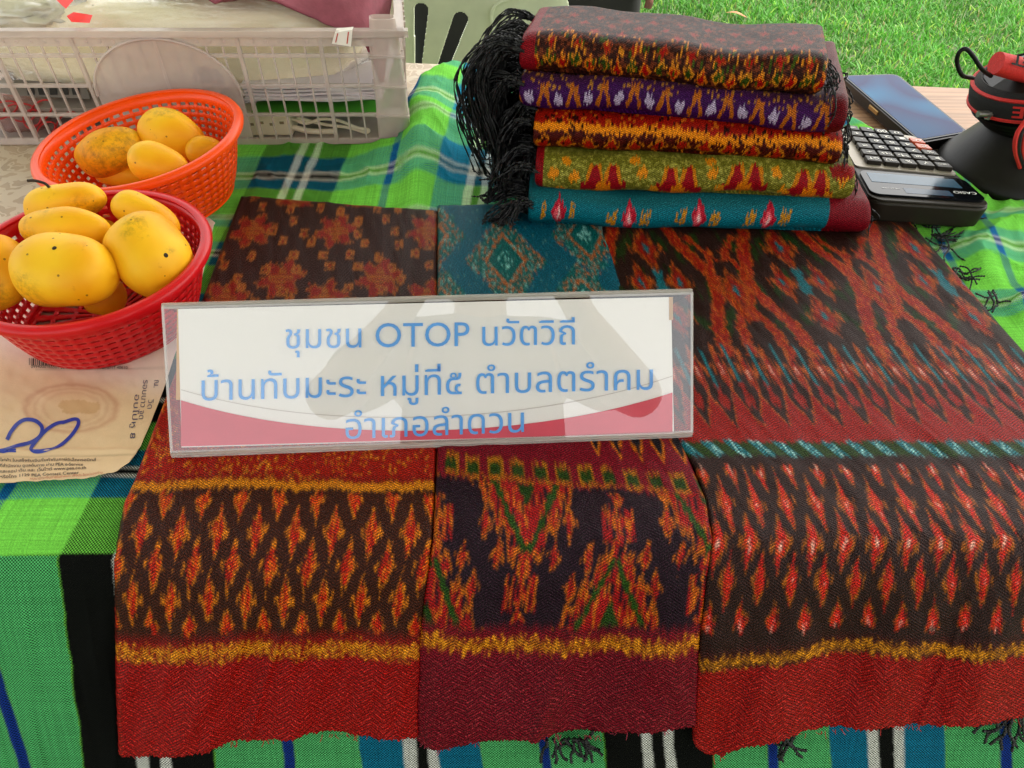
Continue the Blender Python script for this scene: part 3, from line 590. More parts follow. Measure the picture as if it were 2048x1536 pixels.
def paint_b(X, py):
    teal = lin('#0b6577'); c = np.zeros(X.shape + (3,)) + teal
    sp = h2(np.floor(X / 4.5), np.floor(py / 3), 2); org = lin('#b06a3c'); wht = lin('#8fc4bd')
    # speckled medallions
    for xc, yc, s in ((1072, 520, 1.0), (845, 470, .9), (1330, 470, .9), (1280, 600, .8), (880, 620, .9), (1072, 690, 1)):
        dx = np.abs(X - xc); dy = np.abs(py - yc)
        d = dx / (112 * s) + dy / (92 * s)
        c = put(c, (d < 1.05 + (fbm(X / 22, py / 14, 5) - .5) * .5), lin('#0c6a68'))
        c = np.where(((d < 1.08) & (d > .48))[..., None], put(put(c, sp < .2, org), (sp > .82) & (sp < .93), wht * .7), c)
        c = put(c, (np.abs(dx / (58 * s) + dy / (52 * s) - 1) < .10) & (sp < .75), org); c = put(c, (dx / 26 + dy / 22 < 1) & (sp < .35), wht)
    c = put(c, (sp > .985), wht * .5)
    # border end: crimson, checked row, purple field with trees
    Y0 = py - .085 * (X - 880) * sm(1250, 940, py)
    Y = feather(X, Y0, 5, 3.2, 3); dn = sm(640, 700, py)
    c = c * (1 - dn[..., None]) + CRM * 1.05 * dn[..., None]
    xt = lattice(X, 44, 1300)
    c = put(c, (diamond(xt, Y, 0, 846, 15, 40) < 1) & (X > 1180), lin('#c87818')); c = put(c, (diamond(xt, Y, 0, 842, 11, 34) < 1) & (X > 1180), lin('#1c1420'))
    xk = lattice(X, 46, 900); bx = (np.abs(xk) < 15)
    c = put(c, (np.abs(Y - 928) < 23) & (np.abs(xk) < 16) & (h2(np.floor(X / 2.6), np.floor(X * 0), 61) > .3), lin('#a87014')); c = put(c, (np.abs(Y - 928) < 11) & (np.abs(xk) < 11), lin('#2f4a12'))
    c = put(c, (np.abs(Y - 946) < 5) & (h2(np.floor(X / 2.6), np.floor(X * 0), 62) > .5), lin('#a86016'))
    pf = Y > 952 + 3 * np.sin(X / 20); c = put(c, pf, PUR)
    Yf = feather(X, py, 8, 3.0, 4); per = 348
    def tree(c, xl, flip):
        # flip=+1: V hanging from the top (apex down at 1250), -1: tree growing from the bottom (apex up at 985)
        t = (Yf - 955) / 300 if flip > 0 else (1258 - Yf) / 275
        ok = (t > 0) & (t < 1); ax_ = np.abs(xl)
        nn = h2(np.floor(X / 2.6), np.floor(py / 45), 51)
        lim = .62 * (1 - ax_ / 92) + .12 * np.abs(np.cos(np.pi * xl / 28)) * (ax_ < 112) + (nn - .5) * .07
        lim = np.where(ax_ > 112, -1, lim)
        stem = (ax_ < 10 + 5 * np.sin(t * 34)) & (t < .97) | ((np.abs(ax_ - 22) < 9) & ((np.abs(t - .72) < .07) | (np.abs(t - .84) < .05)))
        body = ok & ((t < lim) | stem); red = ok & ((t < lim - .05) | (stem & (nn > .3)))
        c = put(c, body, lin('#b86a14')); c = put(c, red, lin('#a01a1c'))
        c = np.where(red[..., None], flecks(c, X, py, lin('#c4701a'), .2, 2.6, 22, 6), c)
        c = np.where(red[..., None], flecks(c, X, py, lin('#2c1222'), .14, 4, 26, 16), c)
        for sx_, tt, a, b in ((80, .30, 11, 36), (54, .52, 10, 34)):
            yc = 955 + tt * 300 if flip > 0 else 1258 - tt * 275
            c = flame(c, ax_ - sx_, Yf, 0, yc, a, b, lin('#a8221c'), lin('#b86a14'), k=.75, T0=X)
        c = put(c, ok & (t < .5) & (np.abs(ax_ - 66 * (1 - t / .52)) < 6.5), lin('#2f5214'))
        c = put(c, ok & (t < .2) & (ax_ < 22 * (1 - t / .2)), lin('#2a4a14'))
        return c
    c2 = tree(c, lattice(X, per, 1050), 1); c2 = tree(c2, lattice(X, per, 1050 + per / 2), -1)
    c = np.where(pf[..., None], c2, c)
    wv = 8 * np.sin(X / 120 + 1) + 4 * np.sin(X / 43)
    Yb = feather(X, py, 7, 3, 9) + wv
    c = put(c, sm(1238, 1266, Yb), lin('#7c0f24')); c = put(c, sm(1272, 1284, Yb) * sm(1302, 1290, Yb), lin('#a46612'))
    c = np.where(((Yb > 1268) & (Yb < 1308))[..., None], flecks(c, X, py, lin('#d8941e'), .3, 3.5, 9, 8), c)
    c = put(c, Yb > 1304, CRM)
    return c
def paint_c(X, py):
    dk = lin('#37201a'); c = np.zeros(X.shape + (3,)) + dk
    rd, og, gr, tl = lin('#96220f'), lin('#a8581a'), lin('#263f14'), lin('#1b6f78')
    pj = feather(X, py, 5, 3.2, 1); per = 390
    zx = (h2(np.floor(py / 4), np.floor(py / 4) * 0, 3) - .5) * 9
    xm = lattice(X + zx, per, 1948); xn = lattice(X + zx, per, 1948 - per / 2); Y = pj
    up = py < 720
    # green chevrons
    for off in (0, 1):
        x_ = np.abs(xm) if off == 0 else np.abs(xn)
        for y0 in (470, 545, 620):
            g_ = np.abs((x_ - 30) - (Y - y0) * 1.35) < 17
            c = put(c, up & g_ & (x_ > 26) & (x_ < 92) & (vn(X / 6, py / 25, 4) > .35), gr)
    def band(c, xs, ys, wdt, col_r=rd, edge=og):
        xc = np.interp(Y, ys, xs); ok = (Y > ys[0]) & (Y < ys[-1]) & up; d = np.abs(np.abs(xn) - xc)
        c = put(c, ok & (d < wdt), edge); c = put(c, ok & (d < wdt - 3.5), col_r); return np.where((ok & (d < wdt - 3))[..., None], flecks(c, X, py, lin('#b8601a'), .2, 3.5, 5, 44), c)
    c = band(c, [128, 45, 52, 98, 112], [440, 556, 585, 650, 714], 19)
    c = band(c, [18, 52, 4], [500, 556, 640], 10)
    c = band(c, [0, 38, 50], [610, 650, 714], 14)
    c = band(c, [74, 10], [470, 520], 10)
    c = flame(c, xn, Y, 0, 580, 32, 40, rd, og, k=.8); c = put(c, up & (diamond(xn, Y, 0, 580, 9, 12) < 1), tl)
    c = put(c, up & (np.abs(np.abs(xn) - 0) < 3.5) & (Y > 660) & (Y < 712), dk)
    for y0, a, b in ((497, 34, 44), (634, 30, 44)):
        c = flame(c, xm, Y, 0, y0, a, b, rd, og, k=.82); c = put(c, up & (diamond(xm, Y, 0, y0, 9, 12) < 1), tl)
    c = put(c, up & (np.abs(xm) < 13 + 4 * np.sin(Y / 6)) & (Y > 540) & (Y < 592), tl)
    c = flame(c, np.abs(xm) - 53, Y, 0, 564, 26, 36, rd, og, k=.8); c = put(c, up & (diamond(np.abs(xm) - 53, Y, 0, 564, 8, 10) < 1), tl)
    # teal needles and lozenges
    sp = 61; Yf = feather(X, py, 7, 3.0, 5); xl = lattice(X, sp, 1425); xh = lattice(X, sp, 1425 + sp / 2)
    mid = (py > 686)
    c2 = np.zeros_like(c) + dk
    c2 = np.where((py < 722)[..., None], c, c2)
    c2 = flame(c2, xl, Yf, 0, 742, 17, 56, rd, og, white=True, k=.7)
    tip = (Yf > 772) & (Yf < 850); c2 = put(c2, (np.abs(xh) < 8 + 4 * np.sin(Yf / 7)) & (Yf > 768) & (Yf < 815), rd)
    c2 = put(c2, (np.abs(xh) < 4.2) & (Yf > 694) & (Yf < 770), tl)
    wedge = (Yf - 778) / 75
    c2 = put(c2, (np.abs(xl) < 30 * np.clip(wedge, 0, 1.2)) & (Yf > 778), og); c2 = put(c2, (np.abs(xl) < 30 * np.clip(wedge, 0, 1.2) - 3) & (Yf > 778), lin('#961a0c'))
    c2 = put(c2, Yf > 850, lin('#961a0c'))
    c = np.where(mid[..., None], c2, c)
    # green band with teal dashes
    Yg = feather(X, py, 4, 3, 6) + .02 * (X - 1425) * 0
    c = put(c, (Yg > 884) & (Yg < 912), lin('#314a0e')); xd = lattice(X - (py - 896) * .6, 55, 1440)
    c = put(c, (Yg > 882) & (Yg < 914) & (np.abs(xd) < 13), tl); c = np.where(((Yg > 882) & (Yg < 914) & (np.abs(xd) < 10))[..., None], flecks(c, X, py, lin('#9cc4c0'), .25, 3, 7, 3), c)
    c = put(c, Yg > 912, lin('#3a221d'))
    Yl = feather(X, py, 9, 3.2, 8); s3 = 64; off = 1425 + 28
    xe = lattice(X, s3, off + 18); xf = lattice(X, s3, off + 52)
    low = py > 905
    for (xq, yc, a, b, hf) in ((xf, 942, 13, 36, 1), (xe, 1008, 13, 56, 0), (xf, 1087, 15, 60, 0), (xe, 1163, 12.5, 55, 0), (xf, 1246, 14, 44, -1)):
        cc = flame(c, xq, Yl, 0, yc, a, b, lin('#c22a1c'), lin('#a06016'), white=True, half=hf, k=.86)
        c = np.where(low[..., None], cc, c)
    wv = 26 * sm(1640, 1425, X) - 16 * sm(1700, 2300, X) - 2 + 4 * np.sin(X / 60)
    Yb = feather(X, py, 5, 3, 9) - wv
    c = put(c, sm(1268, 1300, Yb) * .6, lin('#5a1a14')); c = put(c, sm(1292, 1304, Yb) * sm(1318, 1306, Yb), lin('#9c6812'))
    c = np.where(((Yb > 1290) & (Yb < 1324))[..., None], flecks(c, X, py, lin('#d8961e'), .25, 4, 5, 8), c)
    c = put(c, Yb > 1320, lin('#9c1410'))
    return c
def soften(c, nv=2, nh=1, gam=1.22, k=.74):
    for ax_, n in ((0, nv), (1, nh)):
        for _ in range(n):
            a = np.moveaxis(c, ax_, 0); b = a.copy(); b[1:-1] = .5 * a[1:-1] + .25 * (a[2:] + a[:-2]); c = np.moveaxis(b, 0, ax_)
    return np.power(np.clip(c, 0, 1), gam) * k
def cloth(name, Ll, Rl, topu, botu, X0_, W0, paint, m, label, nc, nr, seed, h=.008, group='silk cloths hanging over the table front', topd=.6):
    u = np.linspace(0, 1, nc)[None, :]; v = np.linspace(0, 1, nr)[:, None]
    u = u.repeat(nr, 0)
    tp = np.interp(u, *topu); bt = np.interp(u, *botu) + 3.0 * (vn(u * 260, u * 0, seed) - .5) * 2
    py = tp + (bt - tp) * v
    L_ = np.interp(py, *Ll); R_ = np.interp(py, *Rl); 
    px = L_ + (R_ - L_) * u + 1.6 * (vn(py / 7, py * 0, seed + 2) - .5) * ((u == 0) | (u == 1))
    X = X0_ + u * W0
    edge = np.minimum(np.minimum(u, 1 - u) * (R_ - L_), np.minimum((py - tp), 1e9))
    round_ = np.sqrt(np.clip(1 - (1 - np.clip(edge / 11, 0, 1)) ** 2, 0, 1))
    hang = sm(1100, 1350, py)
    wr = .0012 * (fbm(px / 70, py / 50, seed) - .5) + hang * (.0022 * np.sin(X / 75 + seed) + .0022 * np.sin(X / 33 + py / 160 + seed * 2)) * sm(0, 40, edge) + .011 * hang * (fbm((X + .35 * py) / 85, py / 260, seed + 3) - .4) + .0022 * np.exp(-((X - X0_ - .52 * W0 + .30 * (py - 1300)) / 9) ** 2) * hang + .0024 * (fbm((X - .5 * py) / 45, (py + .4 * X) / 120, seed + 6) - .5)
    ex = -h + .0012 + (h - .0012) * round_ * topd + (1 - topd) * (h - .0012) * np.minimum(round_, 1) + wr
    P, s = drape(px, py, .0035 + h, ex)
    c = soften(paint(X, py))
    # the plain hems are woven in small diamonds: their sparkle is painted as lighter dots along zigzags
    zz = np.abs(np.mod(X + 4 * (fbm(X / 60, py / 60, seed + 9) - .5), 44) - 22); q1 = np.sin(2 * np.pi * (py - zz * .8) / 11.5); dots = .45 + 1.1 * h2(np.floor(X / 3.4), np.floor(py / 3.8), seed + 4)
    hem = sm(1302, 1322, py); c = c * (1 + hem * (-.30 + .62 * np.clip(q1, 0, 1) * dots))[..., None] + (hem * np.clip(q1 - .35, 0, 1) * (dots > 1.1) * .05)[..., None] * np.array((1, .35, .25)); uv = np.stack([X * (.205 / 645) * 1000, s * 1000], -1)
    o = grid_obj(name, P, m, None, {'dye': c}, uv)
    sm_ = o.modifiers.new('s', 'SOLIDIFY'); sm_.thickness = .0012; sm_.offset = -1
    return o
m_silk = silk_mat('ikat_silk', .42, 2.1, .9, True, .85, .12, 2.0)
oA = cloth('silk_cloth', ([385, 950, 1000, 1060, 1130, 1250, 1400, 1515], [482, 270, 247, 236, 228, 230, 232, 237]), ([415, 900, 1000, 1060, 1130, 1250, 1460], [876, 873, 870, 868, 861, 848, 838]), ([0, 1], [385, 415]), ([0, .1, .3, .45, .6, .8, 1], [1512, 1506, 1492, 1482, 1473, 1470, 1472]), 228, 640, paint_a, m_silk, '', 330, 560, 3)
tag(oA, 'brown silk cloth with rust flowers, orange flame lozenges and wide bright red hem', 'silk cloth', 'silk cloths hanging over the table front')
oB = cloth('silk_cloth', ([400, 900, 1000, 1100, 1200, 1300, 1490], [874, 872, 868, 860, 846, 836, 828]), ([400, 470, 570, 880, 1000, 1080, 1160, 1300, 1460], [1205, 1216, 1250, 1366, 1416, 1430, 1416, 1400, 1394]), ([0, 1], [404, 400]), ([0, .05, .1, .2, .4, .65, .8, 1], [1486, 1494, 1500, 1482, 1470, 1474, 1462, 1452]), 868, 535, paint_b, m_silk, '', 280, 560, 8)
tag(oB, 'teal silk cloth ending in a purple tree pattern border and crimson hem', 'silk cloth', 'silk cloths hanging over the table front')
oC = cloth('silk_cloth', ([440, 470, 570, 880, 930, 1000, 1070, 1130, 1300, 1400, 1500], [1180, 1193, 1226, 1352, 1386, 1408, 1422, 1412, 1394, 1386, 1384]), ([440, 450, 700, 1080, 1300, 1500], [1822, 1832, 2052, 2392, 2372, 2340]), ([0, 1], [440, 436]), ([0, .025, .06, .1, .2, .32, .5, .7, 1], [1488, 1512, 1514, 1491, 1474, 1460, 1451, 1436, 1410]), 1425, 975, paint_c, m_silk, '', 470, 560, 13)
tag(oC, 'dark brown silk cloth with red and teal lozenge rows and scarlet hem', 'silk cloth', 'silk cloths hanging over the table front')
m_thread = mat('black_thread', '#060506', .5, .3, 400, bump=.4, bscale=900, spec=.5)
def strand(mb, pts, r=.0011, n=5, seed=0):
    q = spline(pts, 10); mb.tube(q, [r * (1.0 + .28 * math.sin(i * 2.1 + seed)) for i in range(len(q))], n, flat=.6, twist=.9)
def tuft(mb, x, y, pxs, h=.004, r=.0011):
    strand(mb, [drape(np.array(a), np.array(b), .0035, np.array(h))[0] for a, b in pxs], r)
# fringe of the right cloth (loops on the plaid) and tufts under the hems
mb = MB()
def loops(mb, cx, cy, n, spread, ln, seed, ang=None):
    rd_ = random.Random(seed)
    for k in range(n):
        a = (ang if ang is not None else rd_.uniform(0, 6.28)) + rd_.uniform(-.7, .7); x, y = cx + rd_.uniform(-spread, spread), cy + rd_.uniform(-spread, spread) * .6
        pts = [(x, y)]
        for j in range(4):
            a += rd_.uniform(-.9, .9); x += math.cos(a) * ln / 4; y += math.sin(a) * ln / 4 * .8; pts.append((x, y))
        strand(mb, [drape(np.array(p_[0]), np.array(p_[1]), .0035, np.array(.001 + rd_.random() * .005))[0] for p_ in pts], .0010, 5, k)
for q_ in ((1862, 470, 16, 28, 110, 1, .5), (1905, 545, 9, 16, 70, 2, .6), (1985, 590, 5, 10, 55, 3, 1.2), (1950, 640, 4, 8, 40, 4, .8), (1800, 440, 8, 20, 70, 5, -.4)):
    loops(mb, *q_); mb.build('fringe', m_thread, oC, smooth=True, sharp=80); mb = MB()
def loops_hang(mb, cx, cy, n, spread, ln, seed, ang):
    rd_ = random.Random(seed)
    for k in range(n):
        a = ang + rd_.uniform(-1.0, 1.0); x, y = cx + rd_.uniform(-spread, spread), cy
        pts = [(x, y)]
        for j in range(4):
            a += rd_.uniform(-.7, .7); x += math.cos(a) * ln / 4; y += math.sin(a) * ln / 4; pts.append((x, y))
        strand(mb, [drape(np.array(p_[0]), np.array(p_[1]), .0035, np.array(.002 + rd_.random() * .003))[0] for p_ in pts], .0013, 5, k)
loops_hang(mb, 1590, 1458, 7, 22, 62, 11, 1.7); mb.build('fringe', m_thread, oC, smooth=True, sharp=80); mb = MB(); loops_hang(mb, 2030, 1420, 10, 22, 78, 12, 2.2)
mb.build('fringe', m_thread, oC, smooth=True, sharp=80)
mb = MB(); loops_hang(mb, 1130, 1470, 13, 48, 50, 14, 1.4)
mb.build('fringe', m_thread, oB, smooth=True, sharp=80)
def fray(o, Ll, Rl, botu, col, n, seed):
    rd_ = random.Random(seed); mb = MB()
    for k in range(n):
        u = rd_.random(); y0 = float(np.interp(u, *botu)); L_ = float(np.interp(y0, *Ll)); R_ = float(np.interp(y0, *Rl)); x = L_ + (R_ - L_) * u
        if x > 2070: continue
        ln = rd_.uniform(4, 15); dx = rd_.uniform(-7, 7); hh = rd_.uniform(-.004, .002)
        mb.tube([drape(np.array(x + dx * q * q), np.array(y0 - 3 + ln * q), .0095, np.array(hh * q))[0] for q in (0, .4, .8, 1.1)], .00028, 4)
    mb.build('frayed_hem', mat('hem_thread', col, .7, .3, 300), o, smooth=True)
fray(oA, ([385, 1515], [232, 237]), ([415, 1460], [838, 838]), ([0, .1, .3, .45, .6, .8, 1], [1512, 1506, 1492, 1482, 1473, 1470, 1472]), '#a01812', 70, 1)
fray(oB, ([400, 1490], [836, 836]), ([400, 1460], [1394, 1385]), ([0, .05, .1, .2, .4, .65, .8, 1], [1486, 1494, 1500, 1482, 1470, 1474, 1462, 1452]), '#8a1030', 60, 2)
fray(oC, ([440, 1500], [1384, 1384]), ([440, 1500], [2340, 2340]), ([0, .025, .06, .1, .2, .32, .5, .7, 1], [1488, 1512, 1514, 1491, 1474, 1460, 1451, 1436, 1410]), '#a01812', 90, 3)
#@@STACK
# ================================================================= STACK OF FOLDED SILKS
def r_teal(t, v, n):
    c = np.zeros(t.shape + (3,)) + lin('#0a7480'); dull = sm(.55, .8, v); c = c * (1 - .35 * dull[..., None]) + lin('#3a5a50') * (.35 * dull[..., None])
    for xc in (60, 203, 342, 480):
        y = v + (h2(np.floor(t / 3), np.floor(t * 0), 3) - .5) * .16
        c = put(c, np.abs(t - xc) / 16 + np.abs(y - .42) / .42 < 1, lin('#b0243c')); c = put(c, np.abs(t - xc + 2) / 9 + np.abs(y - .38) / .26 < 1, lin('#dc6a74')); c = put(c, np.abs(t - xc) / 4 + np.abs(y - .36) / .12 < 1, lin('#e0b8b4'))
        for dx in (-30, 28, -40, 38):
            if xc == 60 and abs(dx) > 30: continue
            c = put(c, (np.abs(t - xc - dx - 10 * (y - .5)) < 5) & (np.abs(y - .42) < .24 - .002 * abs(dx)) & (vn(t / 3, v * 12, 5) > .3), lin('#b8862a'))
    c = put(c, t > 596, lin('#7d1626')); return c
def r_olive(t, v, n):
    c = np.zeros(t.shape + (3,)) + lin('#75722a'); c = flecks(c, t + v * 60, v * 90, lin('#b4ae5c'), .25, 5, 3, 3, .7)
    y = v + (h2(np.floor(t / 3), np.floor(t * 0), 4) - .5) * .14
    for xc in (138, 290, 420, 550):
        for dx in (-18, 18):
            w_ = 14 - 10 * np.clip((y - .35) / .4, 0, 1)
            c = put(c, (np.abs(t - xc - dx) < w_ + 7) & (y > .12) & (y < .76), lin('#c07c14')); c = put(c, (np.abs(t - xc - dx) < w_) & (y > .18) & (y < .78), lin('#951722'))
        c = put(c, (np.abs(np.abs(t - xc) - 34) < 12) & (y < .36) & (y > .12), lin('#951722')); c = put(c, (np.abs(t - xc) < 14) & (y > .05) & (y < .35), lin('#cf7d14'))
    for xc, yc in ((35, .55), (50, .1), (78, .5), (215, .6), (240, .15), (355, .6), (372, .2), (480, .65), (500, .25), (60, .85), (200, .9), (350, .9), (610, .6), (590, .2)):
        c = put(c, (np.hypot((t - xc) / 12, (y - yc) / .13) < .9 + .4 * (vn(t / 4, v * 20, 3) - .5)), lin('#cf8a1c'))
    c = put(c, (t < 14), lin('#8a1620')); c = put(c, np.hypot((t - 610) / 26, (y - .8) / .2) < 1, lin('#8a1e1a')); return c
def r_red(t, v, n):
    c = np.zeros(t.shape + (3,)) + lin('#571d14'); k = h2(np.floor(t / 3), np.floor(t * 0), 5) - .5
    wv = .62 - .1 * sm(200, 330, t) + .07 * np.sin(t / 70) * sm(250, 400, t); y = v + k * .12
    c = put(c, y > wv, lin('#98200f')); c = np.where((v > wv)[..., None], flecks(c, t, v * 60, lin('#c06a1c'), .12, 5, 5, 3), c)
    c = put(c, np.abs(y - wv) < .09, lin('#d88a16'))
    xl = lattice(t, 47, 20); d = np.abs(xl) / 18 + np.abs(y - .22) / .24
    c = put(c, (d < 1.2) & (vn(t / 3, v * 14, 7) > .35), lin('#b8741a')); c = put(c, d < .75, lin('#a02414')); return flecks(c, t, v * 60, lin('#3a120c'), .1, 4, 6, 9)
def r_purple(t, v, n):
    c = np.zeros(t.shape + (3,)) + lin('#4a1a58'); k = h2(np.floor(t / 3), np.floor(t * 0), 6) - .5; y = v + k * .16
    c = c * (1 - .5 * sm(.6, .9, v)[..., None]) + lin('#5a4030') * .5 * sm(.6, .9, v)[..., None]
    xw = lattice(t, 62, 20); xo = lattice(t, 62, 51)
    c = put(c, (np.hypot(xw / 9, (y - .36) / .13) < .8 + .5 * (vn(t / 4, v * 18, 2))), lin('#b0a2b8'))
    c = put(c, (np.abs(np.abs(xo) - 8 - 4 * np.sin(y * 8)) < 4) & (np.abs(y - .42) < .28), lin('#b06a24'))
    c = np.where((v > .55)[..., None], flecks(c, t, v * 50, lin('#a87838'), .16, 4, 4, 8), c)
    c = put(c, t > 622, lin('#6d1420')); return c
def r_brown(t, v, n):
    c = np.zeros(t.shape + (3,)) + lin('#40221a'); k = h2(np.floor(t / 3), np.floor(t * 0), 7) - .5; y = v + k * .14
    c = flecks(c, t, v * 80, lin('#7c4228'), .26, 6, 3.5, 3)
    for per, off, yc, a, b, c1, c2 in ((57, 30, .26, 12, .22, '#cf7c22', '#a51a18'), (57, 0, .70, 11, .15, '#a04a20', '#a01c18'), (57, 2, .36, 11, .17, '#c88a2a', '#3c5018'), (57, 20, 1.15, 12, .14, '#94402a', '#a02018'), (57, 45, 1.6, 12, .14, '#8a4430', '#982418'), (57, 12, 2.05, 12, .14, '#8a4430', '#982418')):
        xl = lattice(t, per, off + yc * 10); d = np.abs(xl) / a + np.abs(y - yc) / b
        c = put(c, (d < 1.15) & (vn(t / 2.6, v * 10, 4) > .3), lin(c1)); c = put(c, (d < .7) & (vn(t / 3, v * 14, 8) > .2), lin(c2))
    c = np.where(((v > .35) & (v < 1.1))[..., None], flecks(c, t, v * 40, lin('#c8862c'), .13, 3.5, 6, 10), c)
    c = np.where(((v > .2) & (v < 1.0))[..., None], flecks(c, t, v * 40, lin('#4a5a1c'), .10, 4, 6, 15), c)
    return put(c, t < 34 - 6 * np.minimum(v, 2), lin('#8a1a26'))
m_roll = silk_mat('folded_silk', .34, 1.7, .7, False, .6, .07, 1.4)
def roll(name, L_, R_, pyl, pyr, zc, hh, depth, painter, label, seed, endcol):
    a = at(L_, pyl, zc); b = at(R_, pyr, zc); e1 = b - a; ln = np.linalg.norm(e1); e1 /= ln; e2 = np.array([-e1[1], e1[0], 0]); up = np.array([0, 0, 1.])
    root = empty(name, (a + b) / 2 - up * hh / 2, label, 'folded silk', 'folded silks stacked on the table')
    r_ = hh / 2
    # outer skin: under, round the front, back over the top
    th = np.linspace(-90, 90, 64); prof = [(depth * .75 - depth * .75 * k / 6, -r_) for k in range(6)]
    prof += [(r_ * 1.25 - r_ * 1.25 * math.cos(R(t)), r_ * math.sin(R(t))) for t in th]
    npf = 46; prof += [(r_ * 1.25 + (depth - r_ * 1.25) * (k + 1) / npf, r_) for k in range(npf)]
    prof += [(depth + r_ * .7 * math.sin(R(t)), r_ * math.cos(R(t))) for t in (30, 60, 90, 120, 150, 178)]
    prof = np.array(prof); S = np.concatenate([[0], np.cumsum(np.hypot(*np.diff(prof, axis=0).T))])
    s0 = S[6]; vis = ((S - s0) / (math.pi * r_ * 1.12) - .22) / .72             # 0 at the lower front, 1 at the top front edge
    nx = 420; t = np.linspace(0, 1, nx)
    tt, ii = np.meshgrid(t, np.arange(len(prof))); y_ = prof[ii, 0]; z_ = prof[ii, 1]
    sag = .0022 * np.sin(tt * 7 + seed) + .0014 * np.sin(tt * 17 + seed * 3) + .002 * (fbm(tt * 9, y_ * 30, seed) - .5)
    endr = np.clip(np.minimum(tt, 1 - tt) * ln / .006, 0, 1); squeeze = .80 + .20 * np.sqrt(np.clip(1 - (1 - endr) ** 2, 0, 1))
    z_ = z_ * squeeze + sag * (z_ > -r_ * .8); y2 = y_ + .003 * (fbm(tt * 6, z_ * 0 + 2, seed + 1) - .5) + (1 - squeeze) * .01
    P = a + e1 * (tt * ln)[..., None] + e2 * y2[..., None] + up * z_[..., None]
    c = soften(painter(tt * (R_ - L_), np.broadcast_to(vis[:, None], tt.shape), 0), 1, 0, 1.25, .80)
    uv = np.stack([tt * ln * 1000, np.broadcast_to(S[:, None], tt.shape) * 1000], -1)
    o = grid_obj('outer_layer', P, m_roll, root, {'dye': c}, uv)
    sd = o.modifiers.new('s', 'SOLIDIFY'); sd.thickness = .0012; sd.offset = -1
    # inner folded layers seen at the ends
    mb = MB()
    for k in range(1, 5):
        f = 1 - k * .21; rr = r_ * f
        pr = [(depth * (.9 - .04 * k), -rr)] + [(r_ * 1.25 - rr * 1.2 * math.cos(R(q)), rr * math.sin(R(q))) for q in np.linspace(-90, 90, 14)] + [(depth * (.95 - .05 * k), rr)]
        pr = np.array(pr); m_ = len(pr)
        for (s_a, s_b) in ((.004 + .0015 * k, ln - .004 - .0015 * k),):
            V = [a + e1 * s_a + e2 * p[0] + up * p[1] * .82 for p in pr] + [a + e1 * s_b + e2 * p[0] + up * p[1] * .82 for p in pr]
            mb.add(V, [(i, i + 1, m_ + i + 1, m_ + i) for i in range(m_ - 1)])
    io = mb.build('inner_layers', mat('inner_' + name, endcol, .5, .3, 200), root, smooth=True)
    sd = io.modifiers.new('s', 'SOLIDIFY'); sd.thickness = .0016
    return root, a, b, e1, e2
STK = [  # L, R, py left, py right (mid front), painter, depth, label, end colour
    (1058, 1738, 428, 447, r_teal, .16, 'glossy teal folded silk with maroon end, bottom of the stack', '#6a1424'),
    (1072, 1706, 353, 378, r_olive, .155, 'olive green folded silk with red tower motifs, above the teal one', '#7a1a22'),
    (1068, 1682, 268, 304, r_red, .155, 'dark red folded silk with a wavy gold band, middle of the stack', '#7a2412'),
    (1040, 1690, 184, 240, r_purple, .15, 'purple folded silk with white spots and orange ticks in the stack', '#5a1420'),
    (1040, 1648, 112, 163, r_brown, .088, 'dark brown speckled folded silk with red hem lying topmost on the stack', '#6a1a1c')]
HH = .0325
for k, (l_, r2, pl, pr_, pt, dp, lb, ec) in enumerate(STK):
    zc = T + .0105 + HH * (k + .5)
    root, a, b, e1, e2 = roll('folded_silk', l_, r2, pl, pr_, zc, HH, dp, pt, lb, k + 2, ec)
    rd_ = random.Random(40 + k); mb = MB()
    for cl in range(20):
        d0 = rd_.random() ** 1.2 * dp * .9; z0_ = rd_.uniform(-.25, .35) * HH; out0 = rd_.uniform(.020, .056) * (1.15 if k > 2 else .9); fall0 = rd_.uniform(.025, .075) + .010 * k; side0 = rd_.uniform(-.014, .028); bend = rd_.uniform(.45, 1.1)
        zmin = T + .010 + rd_.random() * .016
        for j in range(8):
            e_ = lambda q: rd_.uniform(-q, q)
            s0 = a + e2 * (d0 + e_(.004)) + np.array((0, 0, z0_ + e_(.003))) + e1 * .004; out = out0 + e_(.007); fall = fall0 + e_(.014); side = side0 + e_(.007)
            p1 = s0 + np.array((-out * .55, side * .2, rd_.uniform(0, .008))); p2 = s0 + np.array((-out, side * .6, -fall * .35)); p3 = s0 + np.array((-out * (bend + e_(.12)), side, -fall))
            pts = [s0, p1, p2, p3]
            if rd_.random() < .2: pts.append(pts[-1] + np.array((e_(.014), e_(.008), -.004)))
            pts = [np.array((p[0], p[1], max(p[2], zmin))) for p in pts]
            strand(mb, pts, .0010, 5, j)
    mb.build('fringe', m_thread, root, smooth=True, sharp=80); mb = MB()
    for j in range(16):       # short fringe at the other end
        s0 = b + e2 * rd_.random() * dp * .7 + np.array((0, 0, rd_.uniform(-.2, .2) * HH)) - e1 * .003; fall = rd_.uniform(.015, .05)
        pts = [s0, s0 + e1 * rd_.uniform(.005, .014), s0 + e1 * rd_.uniform(.006, .02) + np.array((0, rd_.uniform(-.008, .008), -fall * .6)), s0 + e1 * rd_.uniform(.003, .022) + np.array((0, rd_.uniform(-.01, .01), -fall))]
        pts = [np.array((p[0], p[1], max(p[2], T + .008))) for p in pts]; strand(mb, pts, .0009, 5, j)
    mb.build('fringe', m_thread, root, smooth=True, sharp=80)
